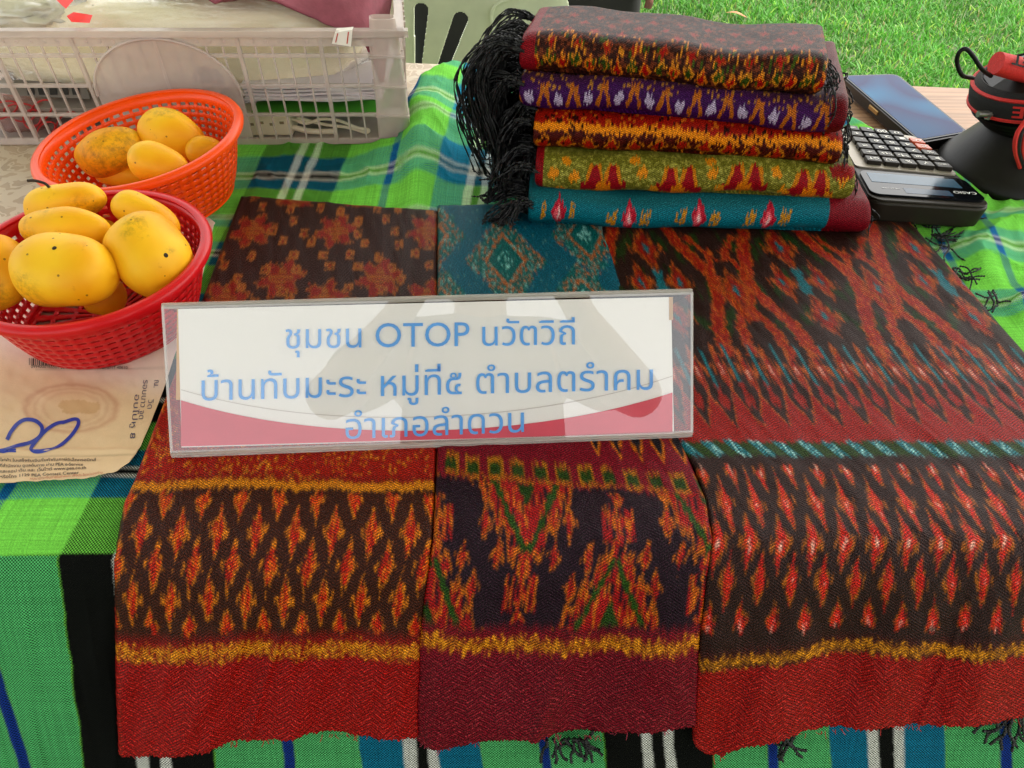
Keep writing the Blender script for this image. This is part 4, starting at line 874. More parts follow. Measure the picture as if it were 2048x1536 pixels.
#@@SIGN
# ================================================================= ACRYLIC SIGN
def make_sign():
    BETA = R(50)
    bl = at(345, 908, T + .0145); br = at(1385, 866, T + .0145)
    ex = (br - bl) / np.linalg.norm(br - bl); back = np.array([-ex[1], ex[0], 0]); upd = back * math.cos(BETA) + np.array([0, 0, 1]) * math.sin(BETA)
    nrm = np.cross(ex, upd); nrm = nrm if nrm[2] > 0 else -nrm
    def face(px, py, off=0.0): return on_plane(px, py, bl + nrm * off, nrm)
    root = empty('name_sign', (bl + br) / 2 - np.array((0, 0, .002)), 'clear acrylic sign holder with blue Thai lettering on white paper, lying across the silks', 'sign')
    m_ac = glossy_clear('clear_acrylic', 1.49, .0, (.995, .998, .998), 3.4)
    m_edge = frosted('acrylic_edge', '#cdc6bc', .58, .1)
    m_pap = mat('sign_paper', '#fdf7f2', .6, .01, 8)
    # corners of the front panel as seen
    c = [(343, 905), (1384, 864), (1384, 585), (325, 614)]
    def panel(mb, off, th, cs, mi=0):
        V = [face(x, y, off) for x, y in cs] + [face(x, y, off) + nrm * th for x, y in cs]
        mb.add(V, [(3, 2, 1, 0), (4, 5, 6, 7), (0, 1, 5, 4), (1, 2, 6, 5), (2, 3, 7, 6), (3, 0, 4, 7)], mi); return V
    mb = MB(); panel(mb, .0016, .002, c); o = mb.build('front_sheet', m_ac, root)
    mb = MB(); panel(mb, -.0028, .002, c); mb.build('rear_sheet', glossy_clear('rear_acrylic', 1.49, .0, (.99, .995, .995), .6), root)
    # rear leg of the folded holder, leaning back from the top edge
    tl, tr = face(325, 614, -.003), face(1384, 585, -.003)
    down = back * .075 + np.array((0, 0, -(tl[2] - T - .0135)))
    dr = back * .075 + np.array((0, 0, -(tr[2] - T - .0135)))
    mb = MB(); n2 = back * .0022
    V = [tl, tr, tr + dr, tl + down]; V += [p + n2 for p in V]
    mb.add(V, [(0, 1, 2, 3), (7, 6, 5, 4), (0, 4, 5, 1), (2, 6, 7, 3), (1, 5, 6, 2), (0, 3, 7, 4)]); mb.build('support_leg', m_ac, root)
    # polished edges: top fold, bottom lip, both ends
    mb = MB()
    mb.tube([face(325, 612, 0.0), face(1384, 583, 0.0)], .0022, 8); mb.tube([face(343, 907, 0.0), face(1384, 866, 0.0)], .0020, 8)
    mb.tube([face(344, 913, -.0015), face(1384, 872, -.0015)], .0012, 6)
    mb.tube([face(325, 612, .0026), face(343, 906, .0026)], .0010, 6); mb.tube([face(1384, 584, .0026), face(1384, 866, .0026)], .0010, 6)
    mb.build('polished_edge', m_edge, root, smooth=True)
    # paper insert and its printed bands
    def poly(name, pts, off, m, p=root):
        mb = MB(); mb.add([face(x, y, off) for x, y in pts], [tuple(range(len(pts)))]); return mb.build(name, m, p)
    pap = [(363, 895), (1348, 868), (1342, 594), (356, 618)]
    ins = poly('paper_insert', pap, -.0004, m_pap)
    poly('tan_strip', [(352, 800), (363, 800), (364, 618), (354, 618)], -.0006, mat('tan_paper', '#d9a56a', .6, .05), ins); poly('tan_strip', [(1338, 640), (1346, 640), (1346, 594), (1338, 594)], -.0002, mat('tan_paper', '#c9a27a', .6, .05), ins)
    up_ = [(362, 800), (420, 818), (520, 838), (640, 853), (760, 861), (880, 861), (1000, 853), (1120, 838), (1240, 815), (1345, 785)]
    xs_ = [p[0] for p in up_]; ys_ = [p[1] for p in up_]
    def strip(name, f0, f1, off, m):
        mb = MB(); n = 60; xx = np.linspace(362, 1345, n); a = [face(x, f0(x), off) for x in xx]; b = [face(x, f1(x), off) for x in xx]
        mb.add(a + b, [(i, n + i, n + i + 1, i + 1) for i in range(n - 1)]); return mb.build(name, m, ins)
    fy = lambda x: float(np.interp(x, xs_, ys_)) + 0
    cubic = np.polyfit(xs_, ys_, 4); fy = lambda x: float(np.polyval(cubic, x))
    bot = lambda x: 895 - (x - 363) * 27 / 985 - 2
    strip('red_wave', lambda x: min(fy(x), bot(x) - 2), bot, .0001, mat('print_red', '#e25264', .55, .06, 30))
    strip('thin_line', lambda x: fy(x) - 22 - (x - 362) * .012, lambda x: fy(x) - 20.5 - (x - 362) * .012, .0001, mat('print_grey', '#d6cbc6', .6, .02))
    m_blue = mat('print_blue', '#68b0fa', .55, .05, 40)
    pl = lambda x, y: face(x, y, .0003)
    text_mesh('lettering', 'ชุมชน OTOP นวัตวิถี', m_blue, ins, pl, 571, 1150, lambda t: 697 - 8 * t, stroke=0.0)
    text_mesh('lettering', 'บ้านทับมะระ หมู่ที่๕ ตำบลตรำคม', m_blue, ins, pl, 403, 1306, lambda t: 801 - 22 * t, stroke=0.0)
    text_mesh('lettering', 'อำเภอลำดวน', m_blue, ins, pl, 691, 1048, lambda t: 878 - 14 * t, stroke=0.0)
    return face
make_sign()
#@@PAPER
# ================================================================= PRICED PAPER UNDER THE RED BASKET
def make_paper():
    pts = [(-160, 1000), (-60, 985), (0, 976), (100, 968), (180, 962), (235, 950), (258, 934), (274, 914), (270, 905), (282, 892), (300, 852), (330, 772), (352, 705), (402, 570), (428, 448), (416, 436), (380, 432), (200, 440), (0, 560), (-160, 690)]
    n = len(pts)
    # fill as rows between the left limit and the right edge so it can carry stains and a gentle curl
    rp = sorted([(y, x) for x, y in pts[:15]]); ry = [a for a, b in rp]; rx = [b for a, b in rp]
    nr, nc = 200, 220; V = np.zeros((nr, nc, 3)); C = np.zeros((nr, nc, 3))
    xx = np.linspace(-160, 430, nc)
    right = [(428, 448), (402, 570), (352, 705), (330, 772), (300, 852), (282, 892), (272, 912), (258, 934), (235, 950), (180, 962), (100, 968), (0, 976), (-60, 985), (-160, 1000)]
    by = np.interp(xx, [p[0] for p in right[::-1]], [p[1] for p in right[::-1]]) + 2.0 * (vn(xx / 9, xx * 0, 3) - .5)
    ty = np.interp(xx, [-160, 0, 200, 380, 416, 430], [690, 560, 440, 432, 436, 446])
    vv = np.linspace(0, 1, nr)[:, None]; py = ty[None] + (by - ty)[None] * vv; px = np.broadcast_to(xx[None], py.shape)
    curl = .0025 * fbm(px / 60, py / 40, 4) + .004 * sm(900, 975, py) * (.4 + fbm(px / 50, py * 0, 6)) + .0015 * np.exp(-((py - 905) / 5) ** 2) + .0022 * sm(200, 275, px) * sm(880, 940, py)
    P, s = drape(px, py, .0045, curl)
    c = np.zeros(py.shape + (3,)) + lin('#dfc096'); c = c * (1 + .10 * (fbm(px / 35, py / 25, 8) - .5))[..., None]
    c = put(c, sm(760, 690, py - .25 * (px - 60)) * .75, lin('#e8d8cc')); c = put(c, sm(370, 395, px) * .8, lin('#e6d9c6'))  # upper left painted paler, as if overexposed
    d = np.hypot((px - 142) / 92, (py - 818) / 48); nz = fbm(px / 14, py / 10, 12)
    for r_, wd, k in ((.98, .08, .45), (.80, .05, .28), (.62, .05, .22)): c = put(c, k * np.exp(-((d - r_ - .1 * (nz - .5)) / wd) ** 2), lin('#b8765a'))
    c = put(c, .45 * (np.hypot((px - 155) / 42, (py - 816) / 14) < .7 + .6 * nz), lin('#b98a4a')); c = put(c, .16 * (d < .6), lin('#c99a6a'))
    fold = np.exp(-((py - 917 + .01 * px) / 2.0) ** 2); c = put(c, .4 * fold, lin('#8a7456'))
    fold2 = np.exp(-((py - 742 + .01 * px) / 1.6) ** 2) * (px > 70); c = put(c, .35 * fold2, lin('#7a6a56'))
    o = grid_obj('price_paper', P, attr_mat('aged_paper', 'pulp', .6, .3), None, {'pulp': c})
    sd = o.modifiers.new('s', 'SOLIDIFY'); sd.thickness = .0003; sd.offset = -1
    tag(o, 'creased tan bill paper priced 20 in blue pen, under the red basket', 'paper')
    pl = lambda x, y: _curl(x, y)
    def _curl(x, y):
        cu = .0025 * fbm(np.array(x / 60), np.array(y / 40), 4) + .004 * sm(900, 975, np.array(float(y))) * (.4 + fbm(np.array(x / 50), np.array(0.), 6)) + .0015 * np.exp(-((y - 905) / 5) ** 2) + .0022 * sm(200, 275, np.array(float(x))) * sm(880, 940, np.array(float(y)))
        return drape(np.array(float(x)), np.array(float(y)), .0045, cu + .00045)[0]
    m_pen = mat('pen_blue', '#16329a', .45, .15, 300); m_ink = mat('ink_black', '#3a302a', .6, .2, 300); m_rink = mat('ink_red', '#b05030', .6, .2)
    def stroke(mb, pts, wd, n=10):
        q = spline([np.array(p, float) for p in pts], n); q = np.array(q); d = np.gradient(q, axis=0); nn = np.stack([-d[:, 1], d[:, 0]], 1); nn /= np.maximum(np.linalg.norm(nn, axis=1, keepdims=True), 1e-6)
        V = [pl(*(p + a * wd / 2)) for p, a in zip(q, nn)] + [pl(*(p - a * wd / 2)) for p, a in zip(q, nn)]; k = len(q)
        mb.add(V, [(i, i + 1, k + i + 1, k + i) for i in range(k - 1)])
    mb = MB()
    stroke(mb, [(14, 882), (22, 866), (36, 850), (52, 843), (72, 846), (84, 858), (80, 874), (62, 886), (38, 893), (10, 903), (-6, 908)], 7.5); stroke(mb, [(-10, 902), (4, 907), (16, 906), (32, 906)], 6.5)
    stroke(mb, [(130, 846), (112, 850), (92, 863), (72, 884), (62, 899), (68, 906), (90, 906), (116, 896), (140, 876), (155, 855), (156, 843), (146, 841), (124, 848)], 7)
    mb.build('number', m_pen, o)
    mb = MB(); x = 58.0; rb = random.Random(3)
    while x < 208:
        w_ = rb.choice([1.2, 1.2, 2.2, 3]); k = (x - 58) / 150
        mb.add([pl(x, 719 + 15 * k), pl(x + w_, 719 + 15 * k), pl(x + w_, 733 + 7 * k), pl(x, 733 + 7 * k)], [(0, 3, 2, 1)]); x += w_ + rb.choice([1.2, 2, 2.6])
    mb.build('barcode', m_ink, o)
    text_mesh('small_print', '0994000165501 20 2208 2 0240007514 010717 40610', m_ink, o, pl, 62, 255, lambda t: 739 + 2 * t, size=9)
    rows = [('ไฟฟ้า ใบเสร็จรับเงิน/ใบกำกับภาษีอิเล็กทรอนิกส์', 0, 192, 928, 927), ('ที่สำนักงาน ดูแลต้นทาง ผ่าน PEA e-Service', 0, 166, 941, 937), ('และแอป เว็บ และ เว็บไซต์ www.pea.co.th', 0, 172, 954, 944), ('หรือโทร 1129 PEA Contact Center', 0, 158, 966, 955)]
    for b_, x0, x1, y0, y1 in rows: text_mesh('small_print', b_, m_ink, o, pl, x0, x1, lambda t, y0=y0, y1=y1: y0 + (y1 - y0) * t, size=9, stroke=.012)
    text_mesh('small_print', 'กรุณาชำระเงินภายในกำหนด เพื่อประโยชน์ของท่าน', m_rink, o, pl, 60, 205, lambda t: 969 - 13 * t, size=7)
    # handwriting running up the right side
    mb = MB()
    for b_, x0, y0, y1 in (('รอบนาว จุด', 287, 764, 842), ('อบไปหู 8', 270, 792, 880), ('ณ.', 309, 764, 778), ('วิด', 297, 800, 820)):
        V, Tn = text_polys(b_, .0); k = (y1 - y0) / (V[:, 0].max() - V[:, 0].min()); v0 = V[:, 0].min()
        mb.add([pl(x0 + p_[1] * 15 - (p_[0] - v0) * k * .12, y0 + (p_[0] - v0) * k) for p_ in V], Tn)
    mb.build('handwriting', mat('pen_grey', '#4a4660', .5, .2), o)
    mb = MB(); 
    for yy in np.arange(470, 600, 22): stroke(mb, [(404 - (yy - 450) * .17, yy), (400 - (yy - 450) * .17, yy + 9)], 3.0, 3)
    mb.build('small_print', m_ink, o)
make_paper()
#@@BASKETS
# ================================================================= BASKETS AND MANGOES
def basket(center, R1, R0, H, m, label, tilt, n=56, rows=8):
    root = empty('fruit_basket', center, label, 'basket', 'plastic fruit baskets')
    root.rotation_euler = tilt; wm = root.matrix_basis
    seg = n * 2
    def rad(t): return R0 + (R1 - R0) * (t ** .75)
    # wall: ring / hole rows, rib / hole columns, holes left out
    ts = [0.0]; 
    for k in range(rows):
        ts += [.06 + k * (.86 / rows) , .06 + k * (.86 / rows) + .86 / rows * .52]
    ts = [0.0] + [.06 + k * (.86 / rows) + q for k in range(rows) for q in (0, .86 / rows * .44)] + [.92, 1.0]
    ang = []
    for j in range(n): ang += [2 * math.pi * j / n, 2 * math.pi * (j + .36) / n]
    V = [(rad(t) * math.cos(a), rad(t) * math.sin(a), t * H) for t in ts for a in ang]; Fc = []
    for i in range(len(ts) - 1):
        for j in range(seg):
            row_hole = (i % 2 == 1) and 0 < i < len(ts) - 2; col_hole = j % 2 == 1
            if row_hole and col_hole: continue
            j2 = (j + 1) % seg; Fc.append((i * seg + j, i * seg + j2, (i + 1) * seg + j2, (i + 1) * seg + j))
    # floor: rings with gaps
    rs = [R0, R0 * .93, R0 * .75, R0 * .7, R0 * .5, R0 * .45, R0 * .25, R0 * .2, .004]; b0 = len(V)
    for r_ in rs: V += [(r_ * math.cos(a), r_ * math.sin(a), .0005) for a in ang]
    for i in range(len(rs) - 1):
        for j in range(seg):
            if i % 2 == 1 and j % 4 not in (0, 1): continue
            j2 = (j + 1) % seg; Fc.append((b0 + i * seg + j2, b0 + i * seg + j, b0 + (i + 1) * seg + j, b0 + (i + 1) * seg + j2))
    me = bpy.data.meshes.new('lattice_wall'); me.from_pydata([wm @ Vector(p) for p in V], [], Fc); me.update()
    o = link('lattice_wall', me, m, root); sd = o.modifiers.new('s', 'SOLIDIFY'); sd.thickness = .0020; sd.offset = 0
    mb = MB(); pr = [(R1 - .001, H - .004), (R1 + .002, H - .0055), (R1 + .0065, H - .005), (R1 + .0075, H - .002), (R1 + .006, H + .0015), (R1 + .002, H + .0025), (R1 - .0012, H + .0015), (R1 - .001, H - .004)]
    mb.lathe(pr, (0, 0, 0), n=112); mb.v = [tuple(wm @ Vector(p)) for p in mb.v]
    mb.build('rim', m, root, smooth=True, sharp=60)
    mb = MB(); mb.lathe([(R0 - .002, .0), (R0 - .002, -.003), (R0 + .001, -.003), (R0 + .001, 0.001)], (0, 0, 0), n=80); mb.v = [tuple(wm @ Vector(p)) for p in mb.v]
    mb.build('foot_ring', m, root, smooth=True)
    return root
m_red = mat('red_plastic', np.array((.62, .006, .010)), .3, .05, 20, spec=.3); m_or = mat('orange_plastic', np.array((.92, .075, .002)), .32, .04, 20, spec=.3)
for m_ in (m_red, m_or):
    m_.node_tree.nodes['Principled BSDF'].inputs['Subsurface Weight'].default_value = 0.0
basket((-.345, .247, T + .008), .091, .068, .063, m_red, 'red lattice plastic basket of mangoes standing on the price paper', (R(2), 0, R(3)))
basket((-.364, .446, T + .012), .0955, .070, .066, m_or, 'orange lattice plastic basket of mangoes tilted beside the clear crate', (R(3), R(-5), 0))
def mango_mat():
    m = bpy.data.materials.new('mango_skin'); m.use_nodes = True; t = m.node_tree; N = t.nodes; L = t.links; p = N['Principled BSDF']
    tc = N.new('ShaderNodeTexCoord'); oi = N.new('ShaderNodeObjectInfo')
    mp = N.new('ShaderNodeVectorMath'); mp.operation = 'ADD'; sc3 = N.new('ShaderNodeVectorMath'); sc3.operation = 'SCALE'
    cb = N.new('ShaderNodeCombineXYZ'); L.new(oi.outputs['Random'], cb.inputs[0]); L.new(oi.outputs['Random'], cb.inputs[1]); L.new(cb.outputs[0], sc3.inputs[0]); sc3.inputs['Scale'].default_value = 7
    L.new(tc.outputs['Object'], mp.inputs[0]); L.new(sc3.outputs[0], mp.inputs[1])
    n1 = N.new('ShaderNodeTexNoise'); n1.inputs['Scale'].default_value = 18; n1.inputs['Detail'].default_value = 3; L.new(mp.outputs[0], n1.inputs['Vector'])
    r1 = N.new('ShaderNodeValToRGB'); e = r1.color_ramp.elements; e[0].position = .3; e[0].color = tuple(lin('#e79a02')) + (1,); e[1].position = .62; e[1].color = tuple(lin('#f9c21e')) + (1,)
    L.new(n1.outputs['Fac'], r1.inputs[0])
    # soft brown bruises
    n2 = N.new('ShaderNodeTexNoise'); n2.inputs['Scale'].default_value = 55; n2.inputs['Detail'].default_value = 6; n2.inputs['Roughness'].default_value = .7; L.new(mp.outputs[0], n2.inputs['Vector'])
    r2 = N.new('ShaderNodeValToRGB'); e = r2.color_ramp.elements; e[0].position = .62; e[0].color = (0, 0, 0, 1); e[1].position = .74; e[1].color = (1, 1, 1, 1); L.new(n2.outputs['Fac'], r2.inputs[0])
    mx = N.new('ShaderNodeMix'); mx.data_type = 'RGBA'; L.new(math_node(t, 'MULTIPLY', r2.outputs[0], .6), mx.inputs['Factor']); L.new(r1.outputs[0], mx.inputs['A']); mx.inputs['B'].default_value = tuple(lin('#a8620e')) + (1,)
    # dark specks
    vo = N.new('ShaderNodeTexVoronoi'); vo.inputs['Scale'].default_value = 120; L.new(mp.outputs[0], vo.inputs['Vector'])
    sp = math_node(t, 'MULTIPLY', math_node(t, 'LESS_THAN', vo.outputs['Distance'], .11), math_node(t, 'GREATER_THAN', N.new('ShaderNodeSeparateColor').outputs[0], .5))
    sep = [q for q in N if q.type == 'SEPARATE_COLOR'][0]; L.new(vo.outputs['Color'], sep.inputs[0])
    m2 = N.new('ShaderNodeMix'); m2.data_type = 'RGBA'; L.new(math_node(t, 'MULTIPLY', sp, .75), m2.inputs['Factor']); L.new(mx.outputs['Result'], m2.inputs['A']); m2.inputs['B'].default_value = tuple(lin('#5a3208')) + (1,)
    # anthracnose patch where the 'bruise' attribute says so
    at_ = N.new('ShaderNodeAttribute'); at_.attribute_name = 'bruise'
    n3 = N.new('ShaderNodeTexNoise'); n3.inputs['Scale'].default_value = 160; n3.inputs['Detail'].default_value = 5; n3.inputs['Roughness'].default_value = .75; L.new(mp.outputs[0], n3.inputs['Vector'])
    bf = math_node(t, 'MULTIPLY', at_.outputs['Fac'], math_node(t, 'MULTIPLY', math_node(t, 'SUBTRACT', n3.outputs['Fac'], .42), 3.2)); bf.node.use_clamp = True
    m3 = N.new('ShaderNodeMix'); m3.data_type = 'RGBA'; L.new(bf, m3.inputs['Factor']); L.new(m2.outputs['Result'], m3.inputs['A']); m3.inputs['B'].default_value = tuple(lin('#6a4e18')) + (1,)
    L.new(m3.outputs['Result'], p.inputs['Base Color']); p.inputs['Roughness'].default_value = .5; p.inputs['Specular IOR Level'].default_value = .25
    b = N.new('ShaderNodeBump'); b.inputs['Strength'].default_value = .3; b.inputs['Distance'].default_value = .001; L.new(n2.outputs['Fac'], b.inputs['Height']); L.new(b.outputs[0], p.inputs['Normal'])
    p.inputs['Subsurface Weight'].default_value = .08; p.inputs['Subsurface Scale'].default_value = .004; p.inputs['Subsurface Radius'].default_value = (1, .6, .1)
    return m
m_mango = mango_mat(); m_stem = mat('stem_brown', '#2a1c0c', .8, .3)
def mango(px, py, z, ra, rb, ang, label, bruise=(), stem=None, group='mangoes in the orange basket', tip=.12, depth=None):
    """ra, rb: half axes in photo pixels; ang: turn of the long axis on the picture, degrees, clockwise"""
    c = at(px, py, z); k = axial(c) / F; a, b = ra * k, rb * k; d = depth * k if depth else min(a, b) * 1.0
    ca, sa = math.cos(R(ang)), math.sin(R(ang)); ax = RIGHT * ca - UP * sa; ay = RIGHT * sa + UP * ca; az = -FWD
    nr, nc = 40, 56; V = np.zeros((nr, nc, 3)); B = np.zeros((nr, nc))
    for i in range(nr):
        th = math.pi * i / (nr - 1); x = math.cos(th); r_ = math.sin(th)
        # fat shoulder on one side, drawn-out beak on the other
        prof = r_ ** .9 * (1 - tip * x) * (1 + .06 * math.cos(2 * th))
        for j in range(nc):
            f = 2 * math.pi * j / nc; yy = math.cos(f) * prof; zz = math.sin(f) * prof
            bend = -.10 * (1 - x * x) * 0 + .07 * x * x * (1 if x > 0 else 0)
            ir = 1 + .045 * math.sin(2 * f + px * .7 + 1.5 * x) + .03 * math.sin(3 * f - 2.2 * x + py) + .025 * math.sin(5 * x + px)
            q = (x * (1 + .02 * math.sin(f + py)), (yy - bend) * ir, zz * ir)
            V[i, j] = c + ax * q[0] * a + ay * q[1] * b + az * q[2] * d
            s = (px + q[0] * ra * ca + q[1] * rb * sa, py + q[0] * ra * sa - q[1] * rb * ca)
            for bx, by, br in bruise:
                if zz > -.2: B[i, j] = max(B[i, j], max(0, 1 - math.hypot(s[0] - bx, s[1] - by) / br))
    me = raw_mesh(V, grid_quads(nr, nc, True)); at_ = me.attributes.new('bruise', 'FLOAT', 'POINT'); at_.data.foreach_set('value', B.astype(np.float32).ravel())
    o = link('mango', me, m_mango); tag(o, label, 'mango', group)
    # keep the origin at the fruit so object coordinates stay local
    me.transform(Matrix.Translation(-Vector(c))); o.location = Vector(c)
    if stem:
        mb = MB(); s0 = None
        # nearest point of the skin to the given picture point
        W = V.reshape(-1, 3); rel = W - CAM; axv = rel @ FWD; sx = 1024 + F * (rel @ RIGHT) / axv; sy = 768 - F * (rel @ UP) / axv
        cost = np.hypot(sx - stem[0], sy - stem[1]) + (axv - axial(c)) / k * .6; s0 = W[np.argmin(cost)]; nrm = (s0 - c) / np.linalg.norm(s0 - c)
        if len(stem) > 2: q = [s0 - nrm * .002, s0 + nrm * .004, s0 + nrm * .007 + RIGHT * -.006, s0 + nrm * .007 + RIGHT * -.012]; mb.tube(spline(q, 4), .0012, 6)
        else: mb.tube([s0 - nrm * .001, s0 + nrm * .0008], [.0024, .0012], 10)
        mb.build('stem', m_stem, o, smooth=True)
    return o
GR = 'mangoes in the red basket'
mango(240, 352, T + .028, 48, 24, 5, 'mango mostly hidden behind the orange rim, lowest in the orange basket')
mango(222, 303, T + .054, 68, 48, -22, 'speckled olive brown mango at the left of the orange basket', ((255, 300, 75), (215, 330, 60), (255, 330, 50)))
mango(347, 270, T + .062, 65, 51, 18, 'round yellow mango with a dark stem scar in the orange basket', ((350, 236, 24), (335, 240, 18)), None)
mango(411, 302, T + .055, 37, 31, -5, 'small plain yellow mango at the right rim of the orange basket')
mango(318, 328, T + .070, 60, 41, 14, 'pointed yellow mango in front of the round one, orange basket', ((265, 312, 14),), None)
mango(215, 465, T + .040, 34, 30, 60, 'dull brownish mango deep between the others in the red basket', ((215, 465, 50),), None, GR)
mango(130, 406, T + .086, 80, 43, -14, 'long mango with a dark stem at the back of the red basket', ((185, 425, 40),), (98, 372, 1), GR)
mango(295, 432, T + .078, 72, 40, 28, 'clean yellow mango behind the scarred one in the red basket', (), None, GR)
mango(133, 460, T + .084, 88, 48, 2, 'mango with a faint grey crown, second from the front in its row', ((110, 425, 24), (75, 478, 26)), None, GR, tip=.02)
mango(2, 545, T + .070, 54, 76, 8, 'orange tinted mango cut by the left edge, spotted with brown', ((5, 590, 50),), None, GR)
mango(212, 592, T + .030, 38, 46, 20, 'mango low between the two big front ones in red basket', (), None, GR)
mango(301, 512, T + .072, 88, 78, 55, 'big yellow mango with scratched brown scars beside the right red rim', ((296, 455, 34), (285, 482, 14), (358, 508, 10)), (334, 513), GR, tip=.05)
mango(130, 542, T + .078, 99, 80, 2, 'largest yellow mango in front with sooty grey marks low down', ((85, 588, 42), (92, 612, 30), (88, 565, 20)), (109, 497), GR, tip=.0)
#@@CRATE
# ================================================================= CRATE AND CONTENTS
def make_crate():
    x1 = -.126; x0 = -.66; y0 = .583; y1 = .86; zb = T + .003; zt = T + .136
    dr = .012                                   # the walls lean out by this much at the top
    m_c = frosted('milky_plastic', '#d9c9be', .48, .28, .05); m_c2 = frosted('milky_plastic_thin', '#d8c8be', .56, .3, .05)
    root = empty('plastic_crate', ((x0 + x1) / 2, (y0 + y1) / 2, zb), 'clear milky plastic lattice crate filled with bags, papers and cloth', 'crate')
    fy = lambda z: y0 - dr * (z - zb) / (zt - zb)
    def yz(z, o=0): return fy(z) + o
    th = .0022
    # front lattice
    mb = MB()
    rails = [(zb, zb + .008), (zb + .036, zb + .0395), (zb + .0705, zb + .0745), (zb + .1045, zb + .1085)]
    for a, b in rails: zm = (a + b) / 2; mb.bx(x0, x1 - .028, yz(zm) - th, yz(zm) + th, a, b)
    bay = .0885; nx = 5; xs = np.arange(x1 - .028, x0, -bay / nx)
    for i, x in enumerate(xs):
        big = (i % nx == 3); w_ = .0022 if big else .0011
        zz = [zb + .004, zt - .006]
        lean = 0.0
        mb.box((x, (yz(zz[0]) + yz(zz[1])) / 2, (zz[0] + zz[1]) / 2), (w_, 0, 0), (0, th * (1.5 if big else .9), 0), (0, -(dr) * .46, (zz[1] - zz[0]) / 2))
    mb.build('front_lattice', m_c, root, bevel=.0006)
    # arched blank panel in the front
    cx = -.386; mb = MB(); n = 40; zc = zb + .062; pts = []
    for k in range(n + 1):
        t = math.pi * k / n; pts.append((cx + .081 * math.cos(t), zc + .064 * math.sin(t)))
    pts += [(cx - .081, zb + .01), (cx + .081, zb + .01)]
    A = [(x, yz(z) - .0032, z) for x, z in pts]; B = [(x, yz(z) + .0002, z) for x, z in pts]; m_ = len(pts)
    mb.add(A + B, [tuple(range(m_)), tuple(range(2 * m_ - 1, m_ - 1, -1))] + [(i, m_ + i, m_ + (i + 1) % m_, (i + 1) % m_) for i in range(m_)])
    mb.build('blank_panel', m_c2, root)
    mb = MB(); mb.tube([(x, yz(z) - .004, z) for x, z in pts[:n + 1]], .0018, 6); mb.build('panel_rim', m_c, root, smooth=True)
    # rim band with a row of drain holes
    mb = MB(); zr = zt
    mb.bx(x0, x1 + .014, yz(zt) - .007, yz(zt) + .004, zt - .005, zt + .002)
    mb.bx(x0, x1, yz(zt - .012) - .0022, yz(zt - .012) + .0012, zt - .016, zt - .005)
    for x in np.arange(x0 + .01, x1 - .03, .0148): mb.tube([(x, yz(zt - .011) - .0026, zt - .011), (x, yz(zt - .011) - .0014, zt - .011)], .0023, 10)
    mb.bx(x1 + .000, x1 + .010, yz(zt) - .007, y1, zt - .005, zt + .002)
    mb.bx(x1 + .0075, x1 + .010, yz(zt) - .007, y1, zt - .014, zt - .005)
    mb.bx(x0, x1 + .010, y1, y1 + .008, zt - .005, zt + .002)
    mb.build('rim', m_c, root, bevel=.0012)
    # corner post, hollow and tapering upward past the rim
    mb = MB(); pr = []
    for z, hw in ((zb, .020), (zb + .04, .0185), (zb + .09, .0168), (zt - .002, .0152), (zt + .012, .0138), (zt + .0125, .0122), (zt - .004, .0120)):
        pr.append((z, hw))
    V = []; n = 20; cxp = x1 - .012
    for z, hw in pr:
        for k in range(n):
            t = 2 * math.pi * k / n; q = 4.0
            ux = math.copysign(abs(math.cos(t)) ** (2 / q), math.cos(t)); uy = math.copysign(abs(math.sin(t)) ** (2 / q), math.sin(t))
            V.append((cxp + ux * hw, yz(min(z, zt)) + .006 + uy * hw * .62, z))
    mb.add(V, [(i * n + k, i * n + (k + 1) % n, (i + 1) * n + (k + 1) % n, (i + 1) * n + k) for i in range(len(pr) - 1) for k in range(n)])
    mb.build('corner_post', m_c, root, smooth=True, sharp=50)
    for z in (zb + .038, zb + .0725, zb + .1065): mb = MB(); mb.bx(cxp - .019, cxp + .0195, yz(z) - .0078, yz(z) + .016, z - .0009, z + .0009); mb.build('post_ridge', m_c, root)
    # right, back and left walls, floor
    mb = MB()
    for i, y in enumerate(np.linspace(y0 + .03, y1, 15)): mb.box((x1 + .006, y, (zb + zt) / 2), (.0011, 0, 0), (0, .0018 if i % 4 else .003, 0), (.005, 0, (zt - zb) / 2 - .004))
    for a, b in rails: mb.bx(x1 + .002, x1 + .0065, y0, y1, a, b)
    mb.build('side_lattice', m_c, root)
    mb = MB(); mb.bx(x0, x1, y1 - .003, y1, zb, zt - .005); mb.bx(x0, x0 + .003, y0, y1, zb, zt - .005); mb.build('rear_wall', m_c2, root)
    mb = MB(); mb.bx(x0, x1 + .001, y0 + .003, y1 - .003, zb, zb + .003); mb.build('floor_panel', m_c2, root)
    # price tag hooked on the rim
    m_tag = mat('tag_white', '#efe8dc', .5, .04); m_tr = mat('tag_red', '#c03018', .5, .1)
    tc_ = at(676, 76, zt); tcx, tcy = tc_[0], yz(zt) - .0085
    mb = MB(); V = [(tcx - .008, tcy, zt + .001), (tcx + .011, tcy, zt + .004), (tcx + .007, tcy - .001, zt - .013), (tcx - .013, tcy - .001, zt - .010)]
    V += [(a, b + .0004, c) for a, b, c in V]; mb.add(V, [(0, 1, 2, 3), (7, 6, 5, 4), (0, 4, 5, 1), (1, 5, 6, 2), (2, 6, 7, 3), (3, 7, 4, 0)])
    mb.add([(a[0], a[1] + .007, a[2]) if i > 1 else a for i, a in enumerate([(tcx - .008, tcy, zt + .001), (tcx + .011, tcy, zt + .004), (tcx + .012, tcy, zt + .0045), (tcx - .006, tcy, zt + .003)])], [(0, 1, 2, 3)])
    tg = mb.build('price_tag', m_tag, root)
    mb = MB()
